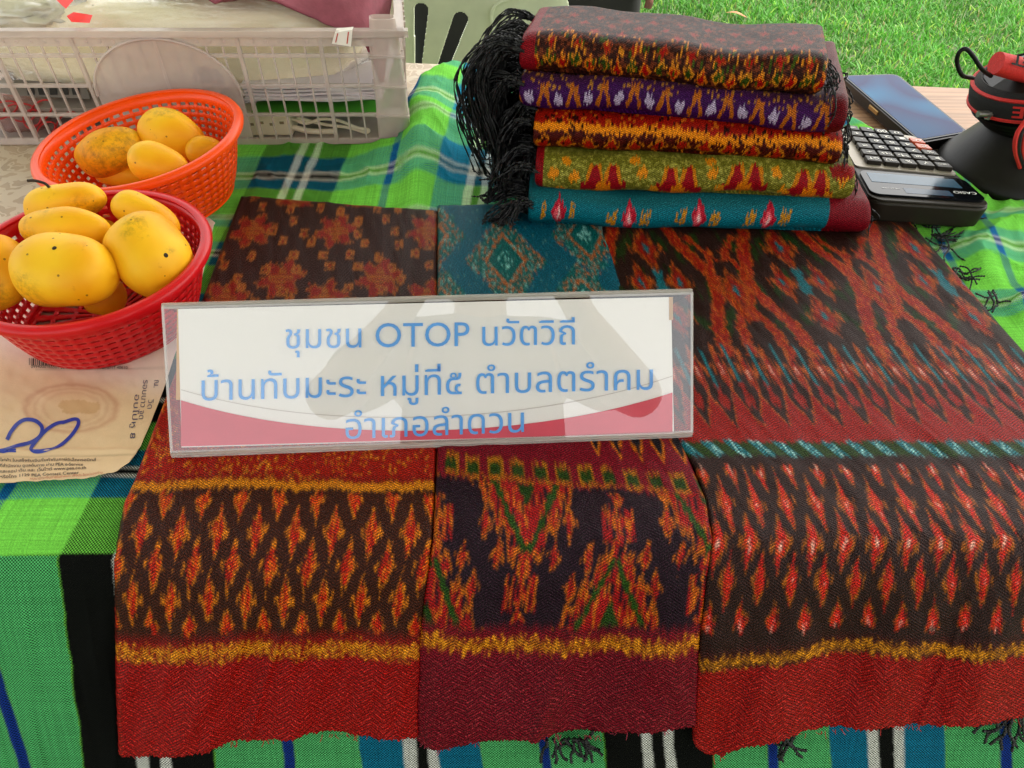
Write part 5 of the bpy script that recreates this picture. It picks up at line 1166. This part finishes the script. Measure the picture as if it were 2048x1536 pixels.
    for q in (.18, .78):
        a = np.array(V[0]) * (1 - q) + np.array(V[1]) * q; b = np.array(V[3]) * (1 - q) + np.array(V[2]) * q; off = np.array((0, -.0003, 0)); d = np.array((.0006, 0, 0))
        a, b = a * .9 + b * .1, a * .15 + b * .85
        mb.add([a - d + off, a + d + off, b + d + off, b - d + off], [(0, 1, 2, 3)])
    mb.build('tag_mark', m_tr, tg)
    for o in root.children_recursive:                 # the crate stands a little skewed
        if o.type == 'MESH':
            for v in o.data.vertices: v.co.x -= .13 * (v.co.y - y0)
    return x0, x1, y0, y1, zb, zt
cx0, cx1, cy0, cy1, czb, czt = make_crate()
def blob(name, c, half, mt, label, cat, seed, sq=3.0, noise=.06, crumple=.0, nr=44, nc=72, parent=None, flatz=1.0):
    """soft stuffed pack: a superellipsoid pushed about by noise"""
    th = np.linspace(0, math.pi, nr)[:, None]; ph = np.linspace(0, 2 * math.pi, nc, endpoint=False)[None]
    p = 2 / sq; f = lambda v: np.sign(v) * np.abs(v) ** p
    x = f(np.sin(th)) * f(np.cos(ph)); y = f(np.sin(th)) * f(np.sin(ph)); z = f(np.cos(th)) * np.ones_like(ph)
    n = noise * (fbm(x * 2 + y + 9, z * 2 + y * 1.3 + 9, seed) - .5) * 2 + crumple * (np.abs(fbm(x * 6 + y * 3 + 20, z * 6 - y * 4 + 20, seed + 3, 4) - .5) * 2 - .3)
    P = np.stack([x * half[0] * (1 + n), y * half[1] * (1 + n), z * half[2] * (1 + n * 1.2) * flatz], -1) + np.asarray(c)
    o = grid_obj(name, P, mt, parent, close_c=True)
    if label: tag(o, label, cat)
    return o
m_cream = mat('cream_pack', '#fbf0cc', .25, .04, 12, coat=.6, bump=.6, bscale=22); m_film = glossy_clear('clear_film', 1.45, .12, (.98, .97, .95), 4.0, 1.0, 40)
pk = blob('plastic_pack', (-.40, .705, czb + .090), (.215, .095, .056), m_cream, 'cream pack in shiny clear plastic lying on top inside the crate', 'plastic pack', 4, 4.0, .05, .03)
blob('clear_wrap', (-.395, .705, czb + .091), (.224, .10, .060), m_film, None, None, 8, 3.6, .06, .10, parent=pk)
bag = blob('clear_bag', (-.545, .69, czb + .125), (.085, .08, .03), mat('cloudy_film', '#cfc8b0', .2, .12, 30, coat=.8, bump=.8, bscale=45), 'crumpled cloudy plastic bag with red printing at the crate corner', 'plastic bag', 15, 2.6, .12, .25)
m_rp = mat('bag_red', '#f0240c', .5, .15, 60, spec=.1)
def patch_on(name, pxs, ref, m, parent, lift):
    mb = MB(); c = [at(x, y, ref) for x, y in pxs]; mb.add(c, [tuple(range(len(c)))]); mb.v = [(a, b, d + lift) for a, b, d in mb.v]; return mb.build(name, m, parent)
patch_on('red_print', [(116, 8), (130, 0), (150, -8), (168, -4), (150, 8), (135, 26), (128, 20)], czb + .153, m_rp, bag, .004)
patch_on('red_print', [(136, 40), (150, 32), (188, 38), (182, 54), (146, 52)], czb + .140, m_rp, bag, .004)
# mauve cloth heaped at the back right corner
def mauve():
    nu, nv = 110, 80; u, v = np.meshgrid(np.linspace(0, 1, nu), np.linspace(0, 1, nv)); 
    x = -.42 + .275 * u; y = .592 + .24 * v
    z = czb + .150 + .020 * np.sin(u * 9 + 3 * v) * (.4 + v) * .6 + .018 * np.abs(np.sin(u * 6 - v * 4 + 2 * fbm(u * 3, v * 3, 2))) + .014 * fbm(u * 7, v * 7, 5) + .016 * v
    z = z - .045 * np.clip((.35 - v) / .35, 0, 1) * sm(.45, .8, u) - .05 * sm(.93, 1, u) - .02 * sm(.1, 0, u); y = y + .075 * sm(.28, .0, u) * (1 - v) + .012 * np.sin(u * 11)
    o = grid_obj('mauve_cloth', np.stack([x, y, z], -1), mat('mauve_cotton', '#8c4652', .85, .12, 80, bump=.3, bscale=250), None)
    sd = o.modifiers.new('s', 'SOLIDIFY'); sd.thickness = .0025
    tag(o, 'crumpled mauve cloth heaped over the right end of the crate contents', 'cloth')
mauve()
def sheet_stack(name, x0, x1, y0, y1, z, n, step, mt, label, cat, rot=0, wob=.002):
    mb = MB(); rb = random.Random(n)
    for k in range(n):
        dx, dy = rb.uniform(-.006, .006), rb.uniform(-.005, .005); zz = z + k * step
        nn = 12; V = []
        for i in range(nn + 1):
            for yy in (y0 + dy, y1 + dy):
                xx = x0 + dx + (x1 - x0) * i / nn; V.append((xx, yy, zz + wob * math.sin(i * .7 + k) * (i / nn)))
        mb.add(V, [(2 * i, 2 * i + 2, 2 * i + 3, 2 * i + 1) for i in range(nn)])
    o = mb.build(name, mt, None); sd = o.modifiers.new('s', 'SOLIDIFY'); sd.thickness = step * .7; tag(o, label, cat); return o
m_wp = mat('white_paper', '#ded6d6', .6, .03)
sheet_stack('paper_pile', -.31, -.155, .6, .75, czb + .046, 6, .0035, m_wp, 'loose pile of white papers in the right part of the crate', 'papers')
sheet_stack('folder', -.30, -.152, .598, .78, czb + .030, 2, .004, mat('green_folder', '#4a9a2a', .4, .05), 'thin bright green folder beneath the white papers', 'folder', wob=0)
sheet_stack('cardboard', -.64, -.40, .60, .80, czb + .028, 3, .005, mat('grey_board', '#8d8378', .7, .1), 'grey cardboard pieces under the cream pack', 'cardboard', wob=0)
# white plug bar with its looped cord
ad = empty('power_strip', (-.29, .612, czb + .003), 'cream power strip with a looped white cord on the crate floor', 'power strip')
m_cr = mat('cream_plastic', '#e6dcbc', .4, .04)
mb = MB(); mb.bx(-.345, -.262, .596, .632, czb + .0035, czb + .030); mb.build('socket_bar', m_cr, ad, bevel=.003)
mb = MB()
for k in range(6): mb.bx(-.335 + k * .012, -.330 + k * .012, .5952, .5962, czb + .017 + .002 * (k % 2), czb + .020 + .002 * (k % 2))
mb.build('socket_slots', mat('slot_brown', '#8a7a58', .6), ad)
mb = MB(); z_ = czb + .010
mb.tube(spline([(-.262, .604, czb + .022), (-.245, .600, czb + .018), (-.225, .598, czb + .024), (-.205, .600, czb + .021), (-.185, .599, czb + .013), (-.172, .600, z_), (-.176, .601, czb + .006), (-.195, .601, czb + .012), (-.225, .602, czb + .016), (-.255, .602, czb + .024)], 8), .0019, 8)
mb.tube(spline([(-.262, .602, czb + .012), (-.24, .6, czb + .008), (-.21, .602, czb + .007)], 8), .0034, 8); mb.build('cord', m_cr, ad, smooth=True)
mb = MB(); mb.lathe([(.0, 0), (.020, 0), (.022, .004), (.022, .038), (.018, .047), (.012, .052), (.012, .060), (.0, .060)], (-.352, .625, czb + .030), n=32)
tag(mb.build('dark_jar', frosted('smoked_plastic', '#4a4438', .2, .2), smooth=True), 'dark squat jar behind the blank panel of the crate', 'jar')
bz = empty('band_bag', (-.56, .60, czb + .003), 'small clear bag of red rubber bands at the left of the crate', 'bag')
blob('film', (-.585, .605, czb + .028), (.035, .014, .022), glossy_clear('film2', 1.45, .1, (.95, .75, .72), 1.5, .5, 60), None, None, 22, 2.5, .1, .15, parent=bz)
m_band = mat('red_rubber', '#b01a1c', .4, .1); rb = random.Random(5)
for k in range(6):
    c = np.array((-.575 + rb.uniform(-.02, .05), .588 + rb.uniform(-.0, .006), czb + .022 + rb.uniform(-.008, .018))); a0 = rb.uniform(0, 3); rx, rz = rb.uniform(.012, .02), rb.uniform(.010, .016)
    mb = MB(); mb.tube([c + np.array((rx * math.cos(t), .002 * math.sin(2 * t + a0), rz * math.sin(t + a0 * .3))) for t in np.linspace(0, 2 * math.pi, 28)], .0010, 6, cap=False); mb.build('rubber_band', m_band, bz, smooth=True)
mb = MB()
mb.add([(-.575, .5985, czb + .052), (-.49, .5985, czb + .048), (-.49, .600, czb + .064), (-.57, .600, czb + .070)], [(0, 1, 2, 3)])
for k in range(5): mb.add([(-.56 + k * .013, .598, czb + .053), (-.552 + k * .013, .598, czb + .053), (-.549 + k * .013, .5985, czb + .064), (-.558 + k * .013, .5985, czb + .0645)], [(0, 1, 2, 3)], 1)
o = mb.build('printed_card', [mat('card_grey', '#6a655c', .5), mat('card_black', '#15130f', .5)]); sd = o.modifiers.new('s', 'SOLIDIFY'); sd.thickness = .0006
tag(o, 'dark printed card behind the left lattice of the crate', 'card')
#@@ELECTRO
# ================================================================= PHONE, CALCULATOR, HEADLAMP
def quad(cs, zs): return [at(x, y, z) for (x, y), z in zip(cs, zs)]
def bil(Q, s, t): return Q[0] * (1 - s) * (1 - t) + Q[1] * s * (1 - t) + Q[2] * s * t + Q[3] * (1 - s) * t
def slab(Q, th_top, th_bot, rad=.0, n=7):
    """rounded-corner plate over quad Q (front-left, front-right, back-right, back-left); returns outline points"""
    pts = []
    w_ = np.linalg.norm(Q[1] - Q[0]); l_ = np.linalg.norm(Q[3] - Q[0]); a, b = rad / w_, rad / l_
    for cx_, cy_, a0 in ((a, b, 180), (1 - a, b, 270), (1 - a, 1 - b, 0), (a, 1 - b, 90)):
        for k in range(n):
            t = R(a0 + 90 * k / (n - 1)); pts.append(bil(Q, cx_ + a * math.cos(t), cy_ + b * math.sin(t)))
    return pts
def plate(mb, Q, up0, up1, rad, mi=0, n=7, taper=0):
    pts = slab(Q, 0, 0, rad, n); nrm = np.cross(Q[1] - Q[0], Q[3] - Q[0]); nrm /= np.linalg.norm(nrm); m_ = len(pts); c = sum(pts) / m_
    A = [p + nrm * up0 + (c - p) * taper for p in pts]; B = [p + nrm * up1 for p in pts]
    mb.add(A + B, [tuple(range(m_ - 1, -1, -1)), tuple(range(m_, 2 * m_))] + [(i, (i + 1) % m_, m_ + (i + 1) % m_, m_ + i) for i in range(m_)], mi)
    return nrm
def sub(Q, s0, s1, t0, t1): return [bil(Q, s0, t0), bil(Q, s1, t0), bil(Q, s1, t1), bil(Q, s0, t1)]
m_case = mat('phone_case', '#14110e', .45, .15, bump=.1, bscale=600); m_gl = mat('phone_glass', '#06121e', .08, .1, 12, spec=.15)
def screen_mat():
    m = bpy.data.materials.new('phone_screen'); m.use_nodes = True; t = m.node_tree; p = t.nodes['Principled BSDF']
    tc = t.nodes.new('ShaderNodeTexCoord'); nz = t.nodes.new('ShaderNodeTexNoise'); nz.inputs['Scale'].default_value = 7; nz.inputs['Detail'].default_value = 1; t.links.new(tc.outputs['Object'], nz.inputs['Vector'])
    rp = t.nodes.new('ShaderNodeValToRGB'); e = rp.color_ramp.elements; e[0].position = .35; e[0].color = tuple(lin('#0a4470')) + (1,); e[1].position = .62; e[1].color = tuple(lin('#0d6f9a')) + (1,)
    x = e.new(.5); x.color = tuple(lin('#1c2a5c')) + (1,); t.links.new(nz.outputs['Fac'], rp.inputs[0])
    t.links.new(rp.outputs[0], p.inputs['Base Color']); p.inputs['Roughness'].default_value = .08; p.inputs['Specular IOR Level'].default_value = .05
    t.links.new(rp.outputs[0], p.inputs['Emission Color']); p.inputs['Emission Strength'].default_value = .05
    return m
ph = empty('mobile_phone', at(1800, 215, T), 'black cased phone with a bluish screen lying at the table edge', 'phone')
Q = quad([(1838, 287), (1942, 268), (1794, 148), (1680, 151)], [T + .016, T + .016, T + .018, T + .018])
mb = MB(); plate(mb, Q, -.0135, 0, .012, taper=.03); mb.build('case', m_case, ph, smooth=True, sharp=35)
mb = MB(); plate(mb, sub(Q, .03, .97, .02, .985), -.0005, .0012, .010); mb.build('bezel', m_gl, ph, smooth=True, sharp=35)
mb = MB(); plate(mb, sub(Q, .06, .94, .035, .97), .001, .0014, .008); mb.build('screen', screen_mat(), ph)
nl = (Q[0] - Q[1]) / np.linalg.norm(Q[0] - Q[1]); c = bil(Q, 0, .52) - np.array((0, 0, .0055)); lv = (Q[3] - Q[0]) / np.linalg.norm(Q[3] - Q[0])
mb = MB(); mb.box(c + nl * .0002, lv * .011, np.array((0, 0, .0026)), nl * .0012); mb.build('side_button', mat('brass_button', '#b08a52', .35, metal=.6), ph, bevel=.0008)
# calculator, its display nearest the viewer
ca = empty('desk_calculator', at(1840, 350, T), 'dark desk calculator with black and orange keys and a slanted display', 'calculator')
Q = quad([(1741, 398), (1992, 414), (1832, 272), (1660, 250)], [T + .034, T + .034, T + .020, T + .020])
m_body = mat('calc_body', '#27221a', .45, .1, bump=.08, bscale=900, spec=.25); m_face = mat('calc_face', '#a89f90', .45, .06, metal=.2); m_panel = mat('calc_panel', '#0b0d10', .1, .05, spec=.2)
mb = MB(); nrm = plate(mb, Q, -.027, -.003, .016, taper=.05); mb.build('body', m_body, ca, smooth=True, sharp=50, bevel=.003, seg=3)
mb = MB(); plate(mb, sub(Q, .01, .99, .01, .99), -.003, -.0012, .014); mb.build('shell_top', m_body, ca, smooth=True, sharp=50, bevel=.001)
mb = MB(); plate(mb, sub(Q, .03, .975, .40, .985), -.0012, .0004, .006); mb.build('key_plate', m_face, ca)
mb = MB(); plate(mb, sub(Q, .03, .975, .055, .345), -.0012, .0012, .010); dpan = mb.build('display_panel', m_panel, ca, smooth=True, sharp=50)
mb = MB(); plate(mb, sub(Q, .09, .87, .20, .315), .0012, .0015, .001); mb.build('display_glass', mat('lcd', '#3c5a70', .15, .08, 40, spec=.2), dpan)
mb = MB(); plate(mb, sub(Q, .33, .72, .085, .150), .0012, .0014, .001); mb.build('solar_cell', mat('solar', '#2c4258', .2, .1, spec=.2), dpan)
ex = (Q[0] - Q[1]) / np.linalg.norm(Q[0] - Q[1]); ey = -(Q[3] - Q[0]) / np.linalg.norm(Q[3] - Q[0])
mb = MB(); text_local(mb, 'CASIO', bil(Q, .945, .155) + nrm * .0016, ex, ey, .022); mb.build('maker_lettering', mat('print_white', '#e8e8e4', .5, .02), dpan); mb = MB(); text_local(mb, 'TWO WAY POWER', bil(Q, .30, .135) + nrm * .0016, ex, ey, .018, stroke=.01)
mb.build('power_lettering', mat('print_white', '#e8e8e4', .5, .02), dpan)
m_kb = mat('key_black', '#0a0b0d', .4, .1, spec=.2); m_kg = mat('key_grey', '#2a251e', .4, .1, spec=.2); m_ko = mat('key_orange', '#d0562a', .38, .08); m_kw = mat('key_print', '#e6e4dc', .5, .02)
rows = [['MR', 'M+', 'M-', 'GT', '%'], ['√', 'M', '√', '7', '▶'], ['÷', '9', '8', '7', '%'], ['×', '6', '5', '4', 'C'], ['-', '3', '2', '1', 'AC'], ['+', '.', '00', '0', '']]
rows = [['GT', 'MU', '%', '√', 'MRC'], ['÷', 'M+', 'M-', 'MR', '▶'], ['×', '9', '8', '7', '%'], ['-', '6', '5', '4', 'C'], ['+', '3', '2', '1', 'AC'], ['=', '.', '00', '0', '']]
for r_ in range(6):
    t0 = .435 + r_ * .092
    for k in range(5):
        lab = rows[r_][k]
        s0 = .155 + k * .165
        if not lab: continue
        num = lab[0].isdigit() or lab == '.'
        m_ = m_ko if lab in ('C', 'AC') else (m_kb if num else m_kg)
        q = sub(Q, s0 - .008, s0 + .132, t0, t0 + .070)
        mb = MB(); plate(mb, q, .0004, .0052, .0012, n=3); key = mb.build('key', m_, ca, bevel=.0007)
        mb = MB(); wd = .0058 if len(lab) == 1 else .0105
        cc = bil(q, .5, .5) + nrm * .0056 - ex * wd / 2 - ey * .0022
        try: text_local(mb, lab, cc, ex, ey, wd * (.45 if lab in '.-' else 1), height=.0088 if len(lab) == 1 and lab not in '.-' else None, stroke=.015); mb.build('key_symbol', m_kw, key)
        except Exception: pass
# headlamp lying on its bell
hl = empty('headlamp', at(2010, 345, T), 'black headlamp with bell hood, red lettered strap and cable loop', 'headlamp')
m_rub = mat('black_rubber', '#0d0c0a', .45, .2, 40, bump=.1, bscale=300, spec=.2); m_shell = mat('lamp_shell', '#161410', .4, .15, 40, bump=.05, bscale=200, spec=.25); m_rs = mat('strap_red', '#c8201a', .7, .12, 300, bump=.4, bscale=900); m_bs = mat('strap_black', '#0e0c0c', .8, .2, 300, bump=.4, bscale=900)
C0 = at(2024, 345, T + .001)
mb = MB(); mb.lathe([(.078, 0), (.081, .004), (.080, .010), (.073, .017), (.060, .034), (.047, .052), (.043, .058), (.0, .058)], C0, n=56); mb.build('bell', m_shell, hl, smooth=True, sharp=50)
axl = Vector((-.24, .06, 1)).normalized(); Nk = Vector(C0) + Vector((.0, .0, .052))
mb = MB()
for k in range(5): mb.lathe([(.034 + .0055 * k, k * .0062), (.0395 + .0055 * k, k * .0062 + .0012), (.0400 + .0055 * k, k * .0062 + .0042), (.036 + .0055 * k, k * .0062 + .0060)], Nk, axl, n=40)
mb.build('cooling_ribs', m_rub, hl, smooth=True, sharp=40)
mb = MB(); mb.lathe([(.052, .029), (.061, .031), (.062, .050), (.055, .060), (.042, .066), (.0, .066)], Nk, axl, n=10); mb.build('housing', m_shell, hl, bevel=.003, seg=3)
hb = np.array(Nk) + np.array(axl) * .026 + np.array((-.056, -.022, 0))
mb = MB(); mb.tube([hb + np.array((.008, 0, 0)), hb + np.array((-.019, -.003, .001))], .0033, 12); mb.lathe([(.0, -.002), (.0066, -.002), (.0066, .003), (.0, .003)], hb + np.array((-.004, 0, 0)), (-1, -.15, .05), n=6); mb.build('clamp_bolt', mat('bolt_steel', '#8c8a84', .35, metal=.8), hl, smooth=True, sharp=40)
def pl_pt(px, py, d=0.0): return np.array(on_plane(px, py, np.array(Nk) + np.array((0, -.035 + d, 0)), np.array((0, 1., 0))))
mb = MB(); mb.tube(spline([pl_pt(1946, 156, .02), pl_pt(1924, 150), pl_pt(1914, 124), pl_pt(1919, 104), pl_pt(1932, 98), pl_pt(1946, 112), pl_pt(1964, 138), pl_pt(1982, 152, .02)], 10), .0021, 10); mb.build('cable_loop', m_rub, hl, smooth=True)
# elastic strap round the housing, black with red borders and letters, and its red rolled end on top
mb = MB(); mb.lathe([(.0595, .033), (.0650, .034), (.0658, .046), (.0655, .054), (.0560, .062), (.0545, .061)], Nk, axl, n=56); st = mb.build('strap', m_bs, hl, smooth=True, sharp=50)
mb = MB(); mb.lathe([(.0655, .0345), (.0668, .0352), (.0668, .0372), (.0655, .038)], Nk, axl, n=56); mb.lathe([(.0645, .0545), (.0655, .0562), (.0630, .0580), (.0618, .0572)], Nk, axl, n=56); mb.build('strap_border', m_rs, hl, smooth=True)
ax_n = np.array(axl); mb = MB()
for word, ang in (('JAE', 226),):
    for i, ch in enumerate(word[::-1]):
        a_ = R(ang + i * 13); d_ = np.array((math.cos(a_), math.sin(a_), 0)); d_ = d_ - ax_n * d_.dot(ax_n); d_ /= np.linalg.norm(d_); tg_ = np.cross(ax_n, d_)
        text_local(mb, ch, np.array(Nk) + ax_n * .0525 + d_ * .0668 + tg_ * .0055, -tg_, -ax_n, .0105, height=.0165, stroke=.02)
mb.build('strap_letters', m_rs, st)
rd1 = pl_pt(1992, 126, .02); rd2 = pl_pt(2080, 150, .02); mb = MB(); mb.tube([rd1, rd1 * .6 + rd2 * .4, rd2], [.0125, .013, .0125], 24, flat=.85); ro = mb.build('rolled_strap', m_rs, hl, smooth=True, sharp=60)
e_ = (rd2 - rd1) / np.linalg.norm(rd2 - rd1); vd = -FWD - e_ * np.dot(-FWD, e_); vd /= np.linalg.norm(vd); ud = np.cross(vd, e_); ud = ud if ud[2] > 0 else -ud
mb = MB(); text_local(mb, 'SET', rd1 + e_ * .036 + vd * .0138 + ud * .0045, -e_, -ud, .030, height=.0135, stroke=.03); mb.build('strap_letters', m_bs, ro)
mb = MB()
for dx in (0, 8, 16): mb.tube(spline([pl_pt(2052 - dx * .3, 240 + dx, -.02), pl_pt(2034 + dx, 268, -.03), pl_pt(2030 + dx, 300, -.03), pl_pt(2040 + dx, 335, -.02)], 8), .0022, 6, mi=0 if dx != 8 else 1)
mb.build('hanging_strap', [m_rs, m_bs], hl, smooth=True)
c_ = at(2046, 392, T + .006); mb = MB(); mb.tube(spline([c_ + np.array((.03, .02, .004)), c_ + np.array((0, .006, .003)), c_ + np.array((-.002, -.006, 0)), c_ + np.array((.03, -.012, 0))], 8), .004, 10); mb.build('strap_end', [m_rs], hl, smooth=True)
#@@BEHIND
# ================================================================= CHAIR AND DARK SHAPE BEHIND THE TABLE
def make_chair():
    yb = 1.19; n_ = np.array((0, 1., 0)); p0 = np.array((0, yb, .8))
    g = lambda x, y, d=0: np.array(on_plane(x, y, p0 + np.array((0, d, 0)), np.array((0, .98, .2))))
    root = empty('plastic_chair', (g(960, 60)[0], yb + .25, 0), 'pale green plastic chair with slotted back behind the table', 'chair')
    m = mat('pale_green_plastic', '#cfd6bb', .4, .12, 14, bump=.06, bscale=60)
    # slotted back: outline in the plane of the back, slots left open
    TL, TR, BLh = g(770, -150), g(1142, -150), None
    W = 90; Hn = 90; V = []; Fc = []
    xs = np.linspace(775, 1142, W); ys = np.linspace(-150, 215, Hn)
    def slot(x, y):
        # two open bars, each wide at the top and narrowing downward
        for (xa, ya, xb, yb_, wa, wb) in ((842, 22, 836, 135, 15, 7), (921, 38, 884, 140, 15.5, 12)):
            t = ((x - xa) * (xb - xa) + (y - ya) * (yb_ - ya)) / ((xb - xa) ** 2 + (yb_ - ya) ** 2); tc = min(max(t, 0), 1)
            if math.hypot(x - xa - (xb - xa) * tc, y - ya - (yb_ - ya) * tc) < wa + (wb - wa) * tc: return True
        return False
    idx = -np.ones((Hn, W), int); W2, H2 = 240, 200
    xs = np.linspace(775, 1142, W2); ys = np.linspace(-150, 215, H2); vid = {}
    def vert(i, j):
        if (i, j) not in vid: vid[(i, j)] = len(V); V.append(tuple(g(xs[j], ys[i]) + np.array((0, .02 * ((xs[j] - 960) / 190) ** 2, 0))))
        return vid[(i, j)]
    for i in range(H2 - 1):
        for j in range(W2 - 1):
            x, y = (xs[j] + xs[j + 1]) / 2, (ys[i] + ys[i + 1]) / 2
            if slot(x, y): continue
            rr = 1140 - 12 * max(0, (40 - y) / 100) ** 2 * 3 if y < 40 else 1140 - max(0, y - 60) * .25
            if x > rr: continue
            Fc.append((vert(i, j), vert(i + 1, j), vert(i + 1, j + 1), vert(i, j + 1)))
    me = bpy.data.meshes.new('backrest'); me.from_pydata(V, [], Fc); me.update(); o = link('backrest', me, m, root); sd = o.modifiers.new('s', 'SOLIDIFY'); sd.thickness = .005; sd.offset = 0
    mb = MB(); mb.tube(spline([g(985, 118, -.006), g(988, 70, -.006), g(983, 30, -.006), g(1000, 5, -.006), g(1060, -12, -.006), g(1110, -30, -.006)], 8), .003, 8); mb.build('raised_rib', m, root, smooth=True)
    ctr = g(960, 120); sz = .44
    mb = MB(); mb.bx(ctr[0] - .21, ctr[0] + .21, yb + .02, yb + .36, sz - .075, sz - .06); mb.build('seat', m, root, bevel=.01, seg=3)
    for sx in (-.19, .19):
        for sy in (yb + .04, yb + .33):
            mb = MB(); mb.tube([(ctr[0] + sx * 1.12, sy + (.03 if sy > yb + .2 else -.03), 0), (ctr[0] + sx, sy, sz - .01)], [.014, .02], 10); mb.build('leg', m, root, smooth=True)
    for sx in (-.2, .2):
        mb = MB(); mb.tube([(ctr[0] + sx, yb + .03, sz - .02), (ctr[0] + sx * .95, yb + .012, .66)], [.018, .014], 10); mb.build('back_post', m, root, smooth=True)
make_chair()
# unidentified dark shape behind the chair, built as a cloth bag
b0 = at(1060, 40, .55); yb = 1.80
def gb(x, y): return np.array(on_plane(x, y, np.array((0, yb, .5)), np.array((0, 1., 0))))
l_, r2 = gb(812, 45), gb(1288, 45); w2 = (r2[0] - l_[0]) / 2; cx = (r2[0] + l_[0]) / 2
o = blob('dark_shape', (cx, yb + .16, .40), (w2, .16, .405), mat('black_cloth', '#0d0b0c', .8, .3, 20, bump=.5, bscale=25), 'large unidentified black shape behind the pale chair, built as a cloth bag', 'bag', 30, 5.0, .03, .02)
mb = MB(); g_ = gb(1300, 4); mb.tube(spline([g_ + np.array((-.03, .05, .06)), g_ + np.array((-.004, .0, .012)), g_ + np.array((-.006, -.01, -.012))], 8), [.012] * 8 + [.010] * 9, 10)
mb.build('brown_piece', mat('brown_matte', '#5c3420', .6, .2), o, smooth=True)  # brown piece of unknown kind at the edge of the dark shape
#@@END
